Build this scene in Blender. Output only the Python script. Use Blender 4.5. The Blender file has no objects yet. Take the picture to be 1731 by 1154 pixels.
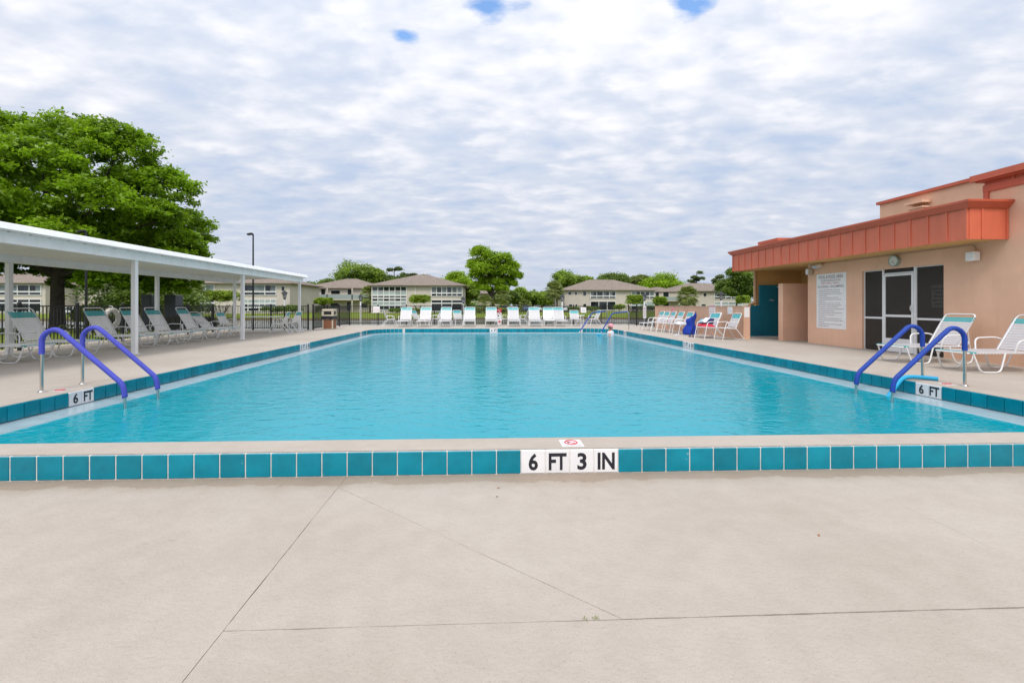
import bpy, bmesh, math, random
import numpy as np
from mathutils import Vector, Matrix

random.seed(7)
SC = bpy.context.scene
COL = SC.collection
R = math.radians

# ------------------------------------------------------------------ camera
cam_d = bpy.data.cameras.new('camera')
cam = bpy.data.objects.new('camera', cam_d)
COL.objects.link(cam)
cam.location = (0, 0, 1.2)
cam.rotation_euler = (R(90), 0, R(-2.26))
cam_d.sensor_width = 36.0
cam_d.lens = 16.0
cam_d.shift_x = 0.011
cam_d.shift_y = -0.0344
cam_d.clip_start = 0.05
cam_d.clip_end = 4000
SC.camera = cam

# ------------------------------------------------------------------ world
SUN_EL, SUN_AZ = R(55), R(190)          # azimuth clockwise from +Y
world = bpy.data.worlds.new('World')
SC.world = world
world.use_nodes = True
wn, wl = world.node_tree.nodes, world.node_tree.links
wn.clear()


def W(kind, **kw):
    n = wn.new(kind)
    for k, v in kw.items():
        setattr(n, k, v)
    return n


def wmath(op, a, b=None, c=None, clamp=False):
    n = W('ShaderNodeMath', operation=op, use_clamp=clamp)
    for i, v in enumerate((a, b, c)):
        if v is None:
            continue
        if isinstance(v, (int, float)):
            n.inputs[i].default_value = v
        else:
            wl.new(v, n.inputs[i])
    return n.outputs[0]


out = W('ShaderNodeOutputWorld')
sky = W('ShaderNodeTexSky', sky_type='NISHITA', sun_disc=False)
sky.sun_elevation = SUN_EL
sky.sun_rotation = SUN_AZ
bg_sky = W('ShaderNodeBackground')
bg_sky.inputs['Strength'].default_value = 0.15
hsv = W('ShaderNodeHueSaturation')
hsv.inputs['Value'].default_value = 1.4
hsv.inputs['Saturation'].default_value = 1.12
wl.new(sky.outputs[0], hsv.inputs['Color'])
wl.new(hsv.outputs[0], bg_sky.inputs['Color'])
tc = W('ShaderNodeTexCoord')
sep = W('ShaderNodeSeparateXYZ')
wl.new(tc.outputs['Generated'], sep.inputs[0])
zz = wmath('MAXIMUM', sep.outputs['Z'], 0.0)
den = wmath('ADD', zz, 0.16)
px = wmath('DIVIDE', sep.outputs['X'], den)
py = wmath('DIVIDE', sep.outputs['Y'], den)
comb = W('ShaderNodeCombineXYZ')
wl.new(px, comb.inputs[0])
wl.new(py, comb.inputs[1])
mp1 = W('ShaderNodeMapping')
mp1.inputs['Rotation'].default_value = (0, 0, R(22))
mp1.inputs['Scale'].default_value = (1.35, 2.0, 1)
wl.new(comb.outputs[0], mp1.inputs[0])
n1 = W('ShaderNodeTexNoise')
n1.inputs['Scale'].default_value = 2.3
n1.inputs['Detail'].default_value = 9
n1.inputs['Roughness'].default_value = 0.5
n1.inputs['Distortion'].default_value = 0.35
wl.new(mp1.outputs[0], n1.inputs['Vector'])
mp2 = W('ShaderNodeMapping')
mp2.inputs['Rotation'].default_value = (0, 0, R(-20))
mp2.inputs['Location'].default_value = (3.1, 1.7, 0)
wl.new(comb.outputs[0], mp2.inputs[0])
n2 = W('ShaderNodeTexNoise')
n2.inputs['Scale'].default_value = 0.8
n2.inputs['Detail'].default_value = 4
wl.new(mp2.outputs[0], n2.inputs['Vector'])
n3 = W('ShaderNodeTexNoise')
n3.inputs['Scale'].default_value = 6.5
n3.inputs['Detail'].default_value = 8
wl.new(mp1.outputs[0], n3.inputs['Vector'])
vor = W('ShaderNodeTexVoronoi', feature='SMOOTH_F1')
vor.inputs['Scale'].default_value = 3.6
vor.inputs['Smoothness'].default_value = 0.8
wob = W('ShaderNodeVectorMath', operation='MULTIPLY_ADD')
wl.new(n3.outputs['Color'], wob.inputs[0])
wob.inputs[1].default_value = (0.28, 0.28, 0.0)
wl.new(mp1.outputs[0], wob.inputs[2])
wl.new(wob.outputs[0], vor.inputs['Vector'])
t = wmath('MULTIPLY', n1.outputs[0], 0.44)
t = wmath('ADD', t, wmath('MULTIPLY', wmath('SUBTRACT', 0.36, vor.outputs['Distance']), 0.20))
t = wmath('ADD', t, wmath('MULTIPLY', n2.outputs[0], 0.30))
t = wmath('ADD', t, wmath('MULTIPLY', n3.outputs[0], 0.31))
# thin, bluer cloud low down, thicker overhead
t = wmath('ADD', t, wmath('MULTIPLY', wmath('SUBTRACT', wmath('MINIMUM', zz, 0.5), 0.27), 0.32))
damp = wmath('MINIMUM', wmath('MULTIPLY_ADD', zz, 2.3, 0.42), 1.0)       # the sheet evens out towards the horizon
t = wmath('MULTIPLY_ADD', wmath('SUBTRACT', t, 0.485), damp, 0.485)
ramp = W('ShaderNodeValToRGB')
cr = ramp.color_ramp
cr.elements[0].position = 0.36
cr.elements[0].color = (0.36, 0.425, 0.545, 1)
cr.elements[1].position = 0.68
cr.elements[1].color = (0.65, 0.65, 0.67, 1)
e = cr.elements.new(0.50)
e.color = (0.465, 0.50, 0.575, 1)
e = cr.elements.new(0.58)
e.color = (0.555, 0.57, 0.62, 1)
wl.new(t, ramp.inputs[0])
bg_cl = W('ShaderNodeBackground')
bg_cl.inputs['Strength'].default_value = 1.0
sv = (math.sin(SUN_AZ) * math.cos(SUN_EL), math.cos(SUN_AZ) * math.cos(SUN_EL), math.sin(SUN_EL))
dot = W('ShaderNodeVectorMath', operation='DOT_PRODUCT')
wl.new(tc.outputs['Generated'], dot.inputs[0])
dot.inputs[1].default_value = sv
glow = wmath('POWER', wmath('MAXIMUM', dot.outputs['Value'], 0.0), 2.0)
# overcast: brighter towards the zenith and round the veiled sun
wl.new(wmath('MULTIPLY_ADD', glow, 0.75, wmath('MULTIPLY_ADD', zz, 0.40, 0.93)), bg_cl.inputs['Strength'])
wl.new(ramp.outputs[0], bg_cl.inputs['Color'])
# a few small breaks in the cloud sheet
brk = None
nz = wmath('MULTIPLY', wmath('SUBTRACT', n3.outputs[0], 0.5), 0.55)
nz2 = wmath('MULTIPLY', wmath('SUBTRACT', n1.outputs[0], 0.5), 0.35)
for (bx_, by_, rad) in ((-0.218, 1.290, 0.036), (0.0135, 1.180, 0.060), (0.525, 1.135, 0.050), (-1.9, -1.3, 0.2), (1.4, -0.9, 0.15)):
    ddx = wmath('MULTIPLY', wmath('SUBTRACT', px, bx_), 0.8)
    ddy = wmath('MULTIPLY', wmath('SUBTRACT', py, by_), 0.9)
    dd = wmath('SQRT', wmath('ADD', wmath('MULTIPLY', ddx, ddx), wmath('MULTIPLY', ddy, ddy)))
    dd = wmath('ADD', wmath('ADD', dd, wmath('MULTIPLY', nz, rad * 4.5)), wmath('MULTIPLY', nz2, rad * 1.5))
    f = wmath('DIVIDE', wmath('SUBTRACT', rad, dd), rad * 0.75, clamp=True)
    brk = f if brk is None else wmath('MAXIMUM', brk, f)
mix = W('ShaderNodeMixShader')
wl.new(brk, mix.inputs[0])
wl.new(bg_cl.outputs[0], mix.inputs[1])
wl.new(bg_sky.outputs[0], mix.inputs[2])
wl.new(mix.outputs[0], out.inputs[0])

# ------------------------------------------------------------------ sun
sd = bpy.data.lights.new('sun', 'SUN')
sd.energy = 1.5
sd.angle = R(14)
sd.color = (1.0, 0.95, 0.88)
sun = bpy.data.objects.new('sun', sd)
COL.objects.link(sun)
dirv = Vector((math.sin(SUN_AZ) * math.cos(SUN_EL), math.cos(SUN_AZ) * math.cos(SUN_EL), math.sin(SUN_EL)))
sun.rotation_euler = dirv.to_track_quat('Z', 'Y').to_euler()
sun.location = (0, 0, 30)

vs = SC.view_settings
vs.view_transform = 'Standard'
vs.look = 'None'
vs.exposure = 0.56
vs.gamma = 1.0
vs.use_curve_mapping = False
SC.cycles.use_denoising = True
SC.cycles.max_bounces = 8
SC.cycles.transparent_max_bounces = 16
SC.cycles.caustics_reflective = False
SC.cycles.caustics_refractive = False

# ------------------------------------------------------------------ materials
M = {}


def mat(name, col, rough=0.6, spec=0.5, metal=0.0, var=0.0, vscale=3.0, bump=0.0, bscale=40.0, bdist=0.01,
        objvar=0.0, transl=0.0, coat=0.0, hue=None, streak=0.0, scale_spots=0.0):
    m = bpy.data.materials.new(name)
    m.use_nodes = True
    nt = m.node_tree
    b = nt.nodes['Principled BSDF']
    b.inputs['Roughness'].default_value = rough
    b.inputs['Specular IOR Level'].default_value = spec
    b.inputs['Metallic'].default_value = metal
    b.inputs['Coat Weight'].default_value = coat
    b.inputs['Coat Roughness'].default_value = 0.08
    c4 = (*col, 1)
    b.inputs['Base Color'].default_value = c4
    src = None
    if var or bump:
        tcn = nt.nodes.new('ShaderNodeNewGeometry')      # world position: no two copies carry the same pattern
    if var:
        nzt = nt.nodes.new('ShaderNodeTexNoise')
        nzt.inputs['Scale'].default_value = vscale
        nzt.inputs['Detail'].default_value = 6
        nzt.inputs['Roughness'].default_value = 0.6
        nt.links.new(tcn.outputs['Position'], nzt.inputs['Vector'])
        rp = nt.nodes.new('ShaderNodeValToRGB')
        lo = tuple(max(0, c * (1 - var)) for c in col)
        hi = tuple(min(1, c * (1 + var)) for c in (hue or col))
        rp.color_ramp.elements[0].position = 0.3
        rp.color_ramp.elements[0].color = (*lo, 1)
        rp.color_ramp.elements[1].position = 0.7
        rp.color_ramp.elements[1].color = (*hi, 1)
        nt.links.new(nzt.outputs[0], rp.inputs[0])
        src = rp.outputs[0]
    if streak and src is not None:      # rain streaks and grime running down the face
        mpg = nt.nodes.new('ShaderNodeMapping')
        mpg.inputs['Scale'].default_value = (4.5, 4.5, 0.35)
        nt.links.new(tcn.outputs['Position'], mpg.inputs[0])
        sn = nt.nodes.new('ShaderNodeTexNoise')
        sn.inputs['Scale'].default_value = 1.0
        sn.inputs['Detail'].default_value = 7
        sn.inputs['Roughness'].default_value = 0.65
        nt.links.new(mpg.outputs[0], sn.inputs['Vector'])
        sr = nt.nodes.new('ShaderNodeValToRGB')
        k_ = 1 - streak
        sr.color_ramp.elements[0].position, sr.color_ramp.elements[0].color = 0.34, (k_, k_ * .99, k_ * .97, 1)
        sr.color_ramp.elements[1].position, sr.color_ramp.elements[1].color = 0.52, (1, 1, 1, 1)
        nt.links.new(sn.outputs[0], sr.inputs[0])
        sm = nt.nodes.new('ShaderNodeMix')
        sm.data_type = 'RGBA'
        sm.blend_type = 'MULTIPLY'
        sm.inputs[0].default_value = 1.0
        nt.links.new(src, sm.inputs[6])
        nt.links.new(sr.outputs[0], sm.inputs[7])
        src = sm.outputs[2]
    if scale_spots and src is not None:  # lime scale and small glaze chips
        cn = nt.nodes.new('ShaderNodeTexNoise')
        cn.inputs['Scale'].default_value = 17
        cn.inputs['Detail'].default_value = 8
        cn.inputs['Roughness'].default_value = 0.75
        nt.links.new(tcn.outputs['Position'], cn.inputs['Vector'])
        cr2 = nt.nodes.new('ShaderNodeMapRange')
        cr2.inputs['From Min'].default_value = 0.66
        cr2.inputs['From Max'].default_value = 0.74
        cr2.inputs['To Max'].default_value = scale_spots
        nt.links.new(cn.outputs[0], cr2.inputs[0])
        cm = nt.nodes.new('ShaderNodeMix')
        cm.data_type = 'RGBA'
        nt.links.new(cr2.outputs[0], cm.inputs[0])
        nt.links.new(src, cm.inputs[6])
        cm.inputs[7].default_value = (0.42, 0.50, 0.50, 1)
        src = cm.outputs[2]
    if objvar:
        oi = nt.nodes.new('ShaderNodeObjectInfo')
        hs = nt.nodes.new('ShaderNodeHueSaturation')
        mr = nt.nodes.new('ShaderNodeMapRange')
        mr.inputs['To Min'].default_value = 1 - objvar
        mr.inputs['To Max'].default_value = 1 + objvar
        nt.links.new(oi.outputs['Random'], mr.inputs[0])
        nt.links.new(mr.outputs[0], hs.inputs['Value'])
        if src is None:
            hs.inputs['Color'].default_value = c4
        else:
            nt.links.new(src, hs.inputs['Color'])
        src = hs.outputs[0]
    if src is not None:
        nt.links.new(src, b.inputs['Base Color'])
    if bump:
        bz = nt.nodes.new('ShaderNodeTexNoise')
        bz.inputs['Scale'].default_value = bscale
        bz.inputs['Detail'].default_value = 5
        nt.links.new(tcn.outputs['Position'], bz.inputs['Vector'])
        bp = nt.nodes.new('ShaderNodeBump')
        bp.inputs['Strength'].default_value = bump
        bp.inputs['Distance'].default_value = bdist
        nt.links.new(bz.outputs[0], bp.inputs['Height'])
        nt.links.new(bp.outputs[0], b.inputs['Normal'])
    if transl:
        tr = nt.nodes.new('ShaderNodeBsdfTranslucent')
        tr.inputs['Color'].default_value = c4
        if src is not None:
            nt.links.new(src, tr.inputs['Color'])
        mx = nt.nodes.new('ShaderNodeMixShader')
        mx.inputs[0].default_value = transl
        o = nt.nodes['Material Output']
        nt.links.new(b.outputs[0], mx.inputs[1])
        nt.links.new(tr.outputs[0], mx.inputs[2])
        nt.links.new(mx.outputs[0], o.inputs[0])
    M[name] = m
    return m


mat('white_metal', (0.74, 0.74, 0.74), 0.35, var=0.03, vscale=1.5)
mat('canopy_white', (0.86, 0.86, 0.86), 0.45, var=0.05, vscale=0.9, bump=0.05, bscale=8, streak=0.07)
mat('soffit_white', (0.84, 0.825, 0.79), 0.55, var=0.05, vscale=1.1)
mat('strap_white', (0.53, 0.52, 0.535), 0.45, var=0.04, vscale=6)
mat('strap_grey', (0.80, 0.78, 0.78), 0.5, var=0.06, vscale=6)
mat('strap_teal', (0.055, 0.36, 0.385), 0.45, var=0.08, vscale=6)
mat('steel', (0.62, 0.62, 0.60), 0.16, metal=1.0, var=0.08, vscale=9)
mat('foam_violet', (0.058, 0.066, 0.42), 0.75, var=0.12, vscale=8, bump=0.2, bscale=120, bdist=0.002)
mat('foam_blue', (0.006, 0.045, 0.31), 0.7, var=0.12, vscale=8, bump=0.2, bscale=120, bdist=0.002)
mat('noodle', (0.01, 0.36, 0.62), 0.6, var=0.08)
mat('tile_teal', (0.0, 0.205, 0.280), 0.16, spec=0.35, var=0.16, vscale=5, objvar=0.14, scale_spots=0.7, bump=0.03, bscale=14)
mat('tile_white', (0.76, 0.75, 0.75), 0.16, var=0.03, vscale=6, objvar=0.03)
mat('grout', (0.62, 0.58, 0.53), 0.9, var=0.18, vscale=16, bump=0.4, bscale=90, bdist=0.004)
mat('ink', (0.012, 0.012, 0.02), 0.4)
mat('ink_red', (0.50, 0.03, 0.05), 0.5)
mat('ink_grey', (0.22, 0.13, 0.15), 0.5)
mat('ink_blue', (0.10, 0.13, 0.2), 0.5)
mat('sign_white', (0.82, 0.81, 0.81), 0.5, var=0.04, vscale=5)
mat('stucco', (0.755, 0.465, 0.32), 0.88, var=0.10, vscale=0.9, bump=0.35, bscale=70, bdist=0.006, streak=0.04)
mat('stucco_low', (0.64, 0.395, 0.275), 0.88, var=0.08, vscale=1.6, bump=0.35, bscale=70, bdist=0.006, streak=0.05)
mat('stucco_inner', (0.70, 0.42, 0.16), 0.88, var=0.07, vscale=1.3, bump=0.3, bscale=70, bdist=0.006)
mat('fascia_red', (0.64, 0.15, 0.080), 0.55, var=0.07, vscale=1.8, bump=0.12, bscale=30, bdist=0.004, streak=0.07)
mat('trim_red', (0.54, 0.11, 0.055), 0.5, var=0.08, vscale=2.2, streak=0.09)
mat('door_teal', (0.003, 0.17, 0.25), 0.5, var=0.07, vscale=2.5, bump=0.1, bscale=25)
mat('black_metal', (0.010, 0.010, 0.012), 0.45, var=0.15, vscale=5)
mat('pole_black', (0.006, 0.006, 0.008), 0.4)
mat('dark_plastic', (0.010, 0.011, 0.014), 0.35, bump=0.5, bscale=25, bdist=0.03)
mat('beige', (0.50, 0.45, 0.35), 0.6, var=0.08, vscale=5)
mat('pebble_brown', (0.22, 0.09, 0.045), 0.9, var=0.5, vscale=60, bump=0.6, bscale=80)
mat('screen', (0.055, 0.047, 0.040), 0.55, spec=0.3, var=0.15, vscale=2.0)
mat('interior', (0.42, 0.30, 0.20), 0.8)
mat('pipe', (0.56, 0.34, 0.20), 0.5, var=0.05)
mat('clock_face', (0.70, 0.71, 0.66), 0.35)
mat('clock_rim', (0.30, 0.36, 0.32), 0.4)
mat('bwall', (0.53, 0.48, 0.415), 0.85, var=0.05, vscale=0.35, bump=0.25, bscale=6, bdist=0.03, streak=0.10)
mat('bwall_dim', (0.51, 0.46, 0.385), 0.85, var=0.05, vscale=0.35)
mat('roofing', (0.215, 0.175, 0.145), 0.9, var=0.18, vscale=1.4, bump=0.6, bscale=5, bdist=0.05)
mat('bframe', (0.74, 0.74, 0.73), 0.5)
mat('bglass', (0.016, 0.020, 0.023), 0.08, spec=0.6, objvar=0.9)
mat('bcurtain', (0.17, 0.20, 0.21), 0.25, objvar=0.35)
mat('bpanel', (0.34, 0.40, 0.39), 0.3, objvar=0.2)
mat('bark', (0.060, 0.048, 0.038), 0.95, var=0.45, vscale=4, bump=0.9, bscale=9, bdist=0.06)
mat('bark_pale', (0.20, 0.165, 0.125), 0.95, var=0.35, vscale=4, bump=0.7, bscale=12, bdist=0.04)
mat('leaf_oak', (0.155, 0.300, 0.010), 0.45, var=0.42, vscale=0.7, hue=(0.235, 0.380, 0.014), transl=0.50)
mat('leaf_bright', (0.23, 0.40, 0.016), 0.5, var=0.35, vscale=0.5, hue=(0.30, 0.44, 0.02), transl=0.45)
mat('leaf_mid', (0.16, 0.275, 0.030), 0.55, var=0.5, vscale=0.3, hue=(0.24, 0.34, 0.04), transl=0.38)
mat('leaf_dark', (0.115, 0.20, 0.034), 0.55, var=0.5, vscale=0.3, hue=(0.17, 0.25, 0.04), transl=0.38)
mat('leaf_olive', (0.12, 0.17, 0.035), 0.6, var=0.5, vscale=0.3, hue=(0.18, 0.22, 0.04), transl=0.3)
mat('leaf_topiary', (0.16, 0.27, 0.014), 0.55, var=0.4, vscale=1.4, hue=(0.25, 0.34, 0.02), transl=0.25)
mat('leaf_palm', (0.17, 0.235, 0.055), 0.5, var=0.4, vscale=1.0, hue=(0.24, 0.28, 0.07), transl=0.35)
mat('leaf_pine', (0.14, 0.19, 0.06), 0.6, var=0.4, vscale=0.6, transl=0.15)
mat('mulch_leaf', (0.06, 0.05, 0.022), 0.8, var=0.5, vscale=1.0)
mat('towel_blue', (0.006, 0.035, 0.30), 0.95, var=0.2, vscale=9, bump=0.5, bscale=150, bdist=0.004)
mat('towel_white', (0.66, 0.68, 0.74), 0.95, var=0.15, vscale=9)
mat('towel_sky', (0.15, 0.42, 0.55), 0.95, var=0.15, vscale=9)
mat('towel_navy', (0.02, 0.03, 0.10), 0.95, var=0.2, vscale=9)
mat('cloth_red', (0.55, 0.03, 0.06), 0.9, var=0.2, vscale=9)
mat('cloth_pink', (0.78, 0.30, 0.36), 0.85, var=0.1, vscale=14)
mat('shirt', (0.70, 0.68, 0.74), 0.9)
mat('skin', (0.52, 0.27, 0.19), 0.55)
mat('hair', (0.12, 0.07, 0.04), 0.7)
mat('ring_white', (0.62, 0.60, 0.55), 0.6, var=0.08, vscale=5)
mat('yellow', (0.60, 0.38, 0.01), 0.5)
mat('cabinet_dark', (0.07, 0.08, 0.095), 0.5, var=0.1)
mat('rubber', (0.012, 0.012, 0.012), 0.8)
mat('car_white', (0.62, 0.63, 0.65), 0.25, coat=0.5)
mat('car_silver', (0.36, 0.38, 0.41), 0.28, metal=0.5, coat=0.5)
mat('car_blue', (0.06, 0.10, 0.19), 0.25, coat=0.5)
mat('car_glass', (0.02, 0.026, 0.03), 0.06)
mat('lantern_glass', (0.42, 0.44, 0.46), 0.15)
mat('leaf_dry', (0.40, 0.13, 0.04), 0.8)
mat('weed', (0.16, 0.22, 0.02), 0.7)
mat('basin', (0.20, 0.60, 0.72), 0.6, var=0.05, vscale=0.6)
mat('ledge', (0.31, 0.40, 0.44), 0.22, var=0.12, vscale=3.5, bump=0.1, bscale=40)
mat('asphalt', (0.055, 0.055, 0.058), 0.9, var=0.2, vscale=4)


def deck_material(name, stains):
    m = bpy.data.materials.new(name)
    m.use_nodes = True
    nt = m.node_tree
    N, L = nt.nodes, nt.links
    b = N['Principled BSDF']
    b.inputs['Roughness'].default_value = 0.85
    b.inputs['Specular IOR Level'].default_value = 0.3
    geo = N.new('ShaderNodeNewGeometry')

    def nz(scale, detail=5, rough=0.6, dist=0.0):
        n = N.new('ShaderNodeTexNoise')
        n.inputs['Scale'].default_value = scale
        n.inputs['Detail'].default_value = detail
        n.inputs['Roughness'].default_value = rough
        n.inputs['Distortion'].default_value = dist
        L.new(geo.outputs['Position'], n.inputs['Vector'])
        return n.outputs[0]

    def ramp(src, stops):
        r = N.new('ShaderNodeValToRGB')
        els = r.color_ramp.elements
        els[0].position, els[0].color = stops[0][0], (*stops[0][1], 1)
        els[1].position, els[1].color = stops[-1][0], (*stops[-1][1], 1)
        for p, c in stops[1:-1]:
            e_ = els.new(p)
            e_.color = (*c, 1)
        L.new(src, r.inputs[0])
        return r.outputs[0]

    def mul(a, c, f=1.0):
        x = N.new('ShaderNodeMix')
        x.data_type = 'RGBA'
        x.blend_type = 'MULTIPLY'
        x.inputs[0].default_value = f
        L.new(a, x.inputs[6])
        L.new(c, x.inputs[7])
        return x.outputs[2]

    base = ramp(nz(0.55, 6, 0.6, 0.4), [(0.28, (0.372, 0.325, 0.276)), (0.5, (0.410, 0.366, 0.318)), (0.72, (0.438, 0.400, 0.355))])
    base = mul(base, ramp(nz(5.5, 8, 0.7), [(0.3, (0.90, 0.89, 0.88)), (0.6, (1, 1, 1)), (0.75, (1.03, 1.03, 1.04))]), 0.8)
    base = mul(base, ramp(nz(95, 3, 0.7), [(0.30, (0.72, 0.70, 0.68)), (0.44, (1, 1, 1)), (0.7, (1.03, 1.03, 1.03))]), 0.7)
    base = mul(base, ramp(nz(2.6, 9, 0.75, 1.5), [(0.29, (0.72, 0.66, 0.60)), (0.37, (1, 1, 1)), (0.8, (1, 1, 1))]), 0.55)
    if stains:      # dirt washed against the foot of the kerb
        sp = N.new('ShaderNodeSeparateXYZ')
        L.new(geo.outputs['Position'], sp.inputs[0])
        d1 = N.new('ShaderNodeMath'); d1.operation = 'SUBTRACT'
        d1.inputs[0].default_value = 3.79
        L.new(sp.outputs['Y'], d1.inputs[1])
        s2 = N.new('ShaderNodeMath'); s2.operation = 'MULTIPLY_ADD'
        L.new(nz(3.2, 7, 0.7), s2.inputs[0])
        s2.inputs[1].default_value = -0.30
        L.new(d1.outputs[0], s2.inputs[2])
        base = mul(base, ramp(s2.outputs[0], [(0.0, (0.66, 0.57, 0.49)), (0.03, (0.88, 0.84, 0.80)), (0.16, (1, 1, 1))]), 0.75)
    L.new(base, b.inputs['Base Color'])
    # trowelled / knock-down texture
    bz = N.new('ShaderNodeTexNoise')
    bz.inputs['Scale'].default_value = 34
    bz.inputs['Detail'].default_value = 6
    bz.inputs['Roughness'].default_value = 0.65
    mp = N.new('ShaderNodeMapping')
    mp.inputs['Rotation'].default_value = (0, 0, R(28))
    mp.inputs['Scale'].default_value = (0.85, 1.12, 1)
    L.new(geo.outputs['Position'], mp.inputs[0])
    L.new(mp.outputs[0], bz.inputs['Vector'])
    bp = N.new('ShaderNodeBump')
    bp.inputs['Strength'].default_value = 0.8
    bp.inputs['Distance'].default_value = 0.008
    L.new(bz.outputs[0], bp.inputs['Height'])
    L.new(bp.outputs[0], b.inputs['Normal'])
    M[name] = m


deck_material('deck', False)
deck_material('deck_near', True)


def water_material():
    m = bpy.data.materials.new('pool_water')
    m.use_nodes = True
    nt = m.node_tree
    N, L = nt.nodes, nt.links
    N.remove(N['Principled BSDF'])
    o = N['Material Output']
    geo = N.new('ShaderNodeNewGeometry')

    def ripple(scale, sx, sy, rot, detail, dist):
        mp = N.new('ShaderNodeMapping')
        mp.inputs['Scale'].default_value = (sx, sy, 1)
        mp.inputs['Rotation'].default_value = (0, 0, R(rot))
        L.new(geo.outputs['Position'], mp.inputs[0])
        n = N.new('ShaderNodeTexNoise')
        n.inputs['Scale'].default_value = scale
        n.inputs['Detail'].default_value = detail
        n.inputs['Roughness'].default_value = 0.5
        n.inputs['Distortion'].default_value = dist
        L.new(mp.outputs[0], n.inputs['Vector'])
        return n.outputs[0]
    a = ripple(1.0, 2.6, 4.6, 8, 2, 0.6)
    c = ripple(1.0, 7.0, 11.0, -12, 3, 0.8)
    ad = N.new('ShaderNodeMath')
    ad.operation = 'MULTIPLY_ADD'
    L.new(c, ad.inputs[0])
    ad.inputs[1].default_value = 0.42
    L.new(a, ad.inputs[2])
    bp = N.new('ShaderNodeBump')
    bp.inputs['Strength'].default_value = 1.0
    bp.inputs['Distance'].default_value = 0.017
    L.new(ad.outputs[0], bp.inputs['Height'])
    fr = N.new('ShaderNodeFresnel')
    fr.inputs['IOR'].default_value = 1.33
    L.new(bp.outputs[0], fr.inputs['Normal'])
    gl = N.new('ShaderNodeBsdfGlossy')
    gl.inputs['Roughness'].default_value = 0.03
    L.new(bp.outputs[0], gl.inputs['Normal'])
    tr = N.new('ShaderNodeBsdfTransparent')
    tr.inputs['Color'].default_value = (0.30, 0.80, 0.92, 1)
    df = N.new('ShaderNodeBsdfDiffuse')
    df.inputs['Color'].default_value = (0.004, 0.38, 0.475, 1)
    L.new(bp.outputs[0], df.inputs['Normal'])
    m1 = N.new('ShaderNodeMixShader')
    m1.inputs[0].default_value = 0.74
    L.new(tr.outputs[0], m1.inputs[1])
    L.new(df.outputs[0], m1.inputs[2])
    m2 = N.new('ShaderNodeMixShader')
    L.new(fr.outputs[0], m2.inputs[0])
    L.new(m1.outputs[0], m2.inputs[1])
    L.new(gl.outputs[0], m2.inputs[2])
    L.new(m2.outputs[0], o.inputs[0])
    M['pool_water'] = m

    m = mat('pond_water', (0.15, 0.155, 0.15), 0.12, spec=0.5)
    nt = m.node_tree
    N, L = nt.nodes, nt.links
    g = N.new('ShaderNodeNewGeometry')
    mp = N.new('ShaderNodeMapping')
    mp.inputs['Scale'].default_value = (0.5, 1.4, 1)
    L.new(g.outputs['Position'], mp.inputs[0])
    n = N.new('ShaderNodeTexNoise')
    n.inputs['Scale'].default_value = 1.6
    n.inputs['Detail'].default_value = 4
    L.new(mp.outputs[0], n.inputs['Vector'])
    bp = N.new('ShaderNodeBump')
    bp.inputs['Strength'].default_value = 1.0
    bp.inputs['Distance'].default_value = 0.07
    L.new(n.outputs[0], bp.inputs['Height'])
    L.new(bp.outputs[0], N['Principled BSDF'].inputs['Normal'])


water_material()


def ground_material():
    m = bpy.data.materials.new('ground')
    m.use_nodes = True
    nt = m.node_tree
    N, L = nt.nodes, nt.links
    b = N['Principled BSDF']
    b.inputs['Roughness'].default_value = 0.95
    b.inputs['Specular IOR Level'].default_value = 0.1
    g = N.new('ShaderNodeNewGeometry')

    def nz(s, d=6, r=0.6):
        n = N.new('ShaderNodeTexNoise')
        n.inputs['Scale'].default_value = s
        n.inputs['Detail'].default_value = d
        n.inputs['Roughness'].default_value = r
        L.new(g.outputs['Position'], n.inputs['Vector'])
        return n.outputs[0]
    r1 = N.new('ShaderNodeValToRGB')
    e_ = r1.color_ramp.elements
    e_[0].position, e_[0].color = 0.3, (0.115, 0.165, 0.022, 1)
    e_[1].position, e_[1].color = 0.7, (0.20, 0.24, 0.035, 1)
    x = e_.new(0.52); x.color = (0.155, 0.205, 0.026, 1)
    L.new(nz(0.22, 8, 0.7), r1.inputs[0])
    r2 = N.new('ShaderNodeValToRGB')
    r2.color_ramp.elements[0].position, r2.color_ramp.elements[0].color = 0.35, (0.6, 0.6, 0.6, 1)
    r2.color_ramp.elements[1].position, r2.color_ramp.elements[1].color = 0.65, (1.15, 1.15, 1.15, 1)
    L.new(nz(6, 5), r2.inputs[0])
    mx = N.new('ShaderNodeMix'); mx.data_type = 'RGBA'; mx.blend_type = 'MULTIPLY'
    mx.inputs[0].default_value = 0.8
    L.new(r1.outputs[0], mx.inputs[6]); L.new(r2.outputs[0], mx.inputs[7])
    spz = N.new('ShaderNodeSeparateXYZ')
    L.new(g.outputs['Position'], spz.inputs[0])
    mz = N.new('ShaderNodeMapRange')
    mz.inputs['From Min'].default_value = -0.36
    mz.inputs['From Max'].default_value = -0.46
    L.new(spz.outputs['Z'], mz.inputs[0])
    soil = N.new('ShaderNodeMix'); soil.data_type = 'RGBA'
    L.new(mz.outputs[0], soil.inputs[0])
    L.new(mx.outputs[2], soil.inputs[6])
    soil.inputs[7].default_value = (0.085, 0.062, 0.035, 1)
    L.new(soil.outputs[2], b.inputs['Base Color'])
    bp = N.new('ShaderNodeBump')
    bp.inputs['Strength'].default_value = 0.8
    bp.inputs['Distance'].default_value = 0.1
    L.new(nz(9, 4), bp.inputs['Height'])
    L.new(bp.outputs[0], b.inputs['Normal'])
    M['ground'] = m


ground_material()

# ------------------------------------------------------------------ mesh helpers
FONT_CACHE = {}


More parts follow.
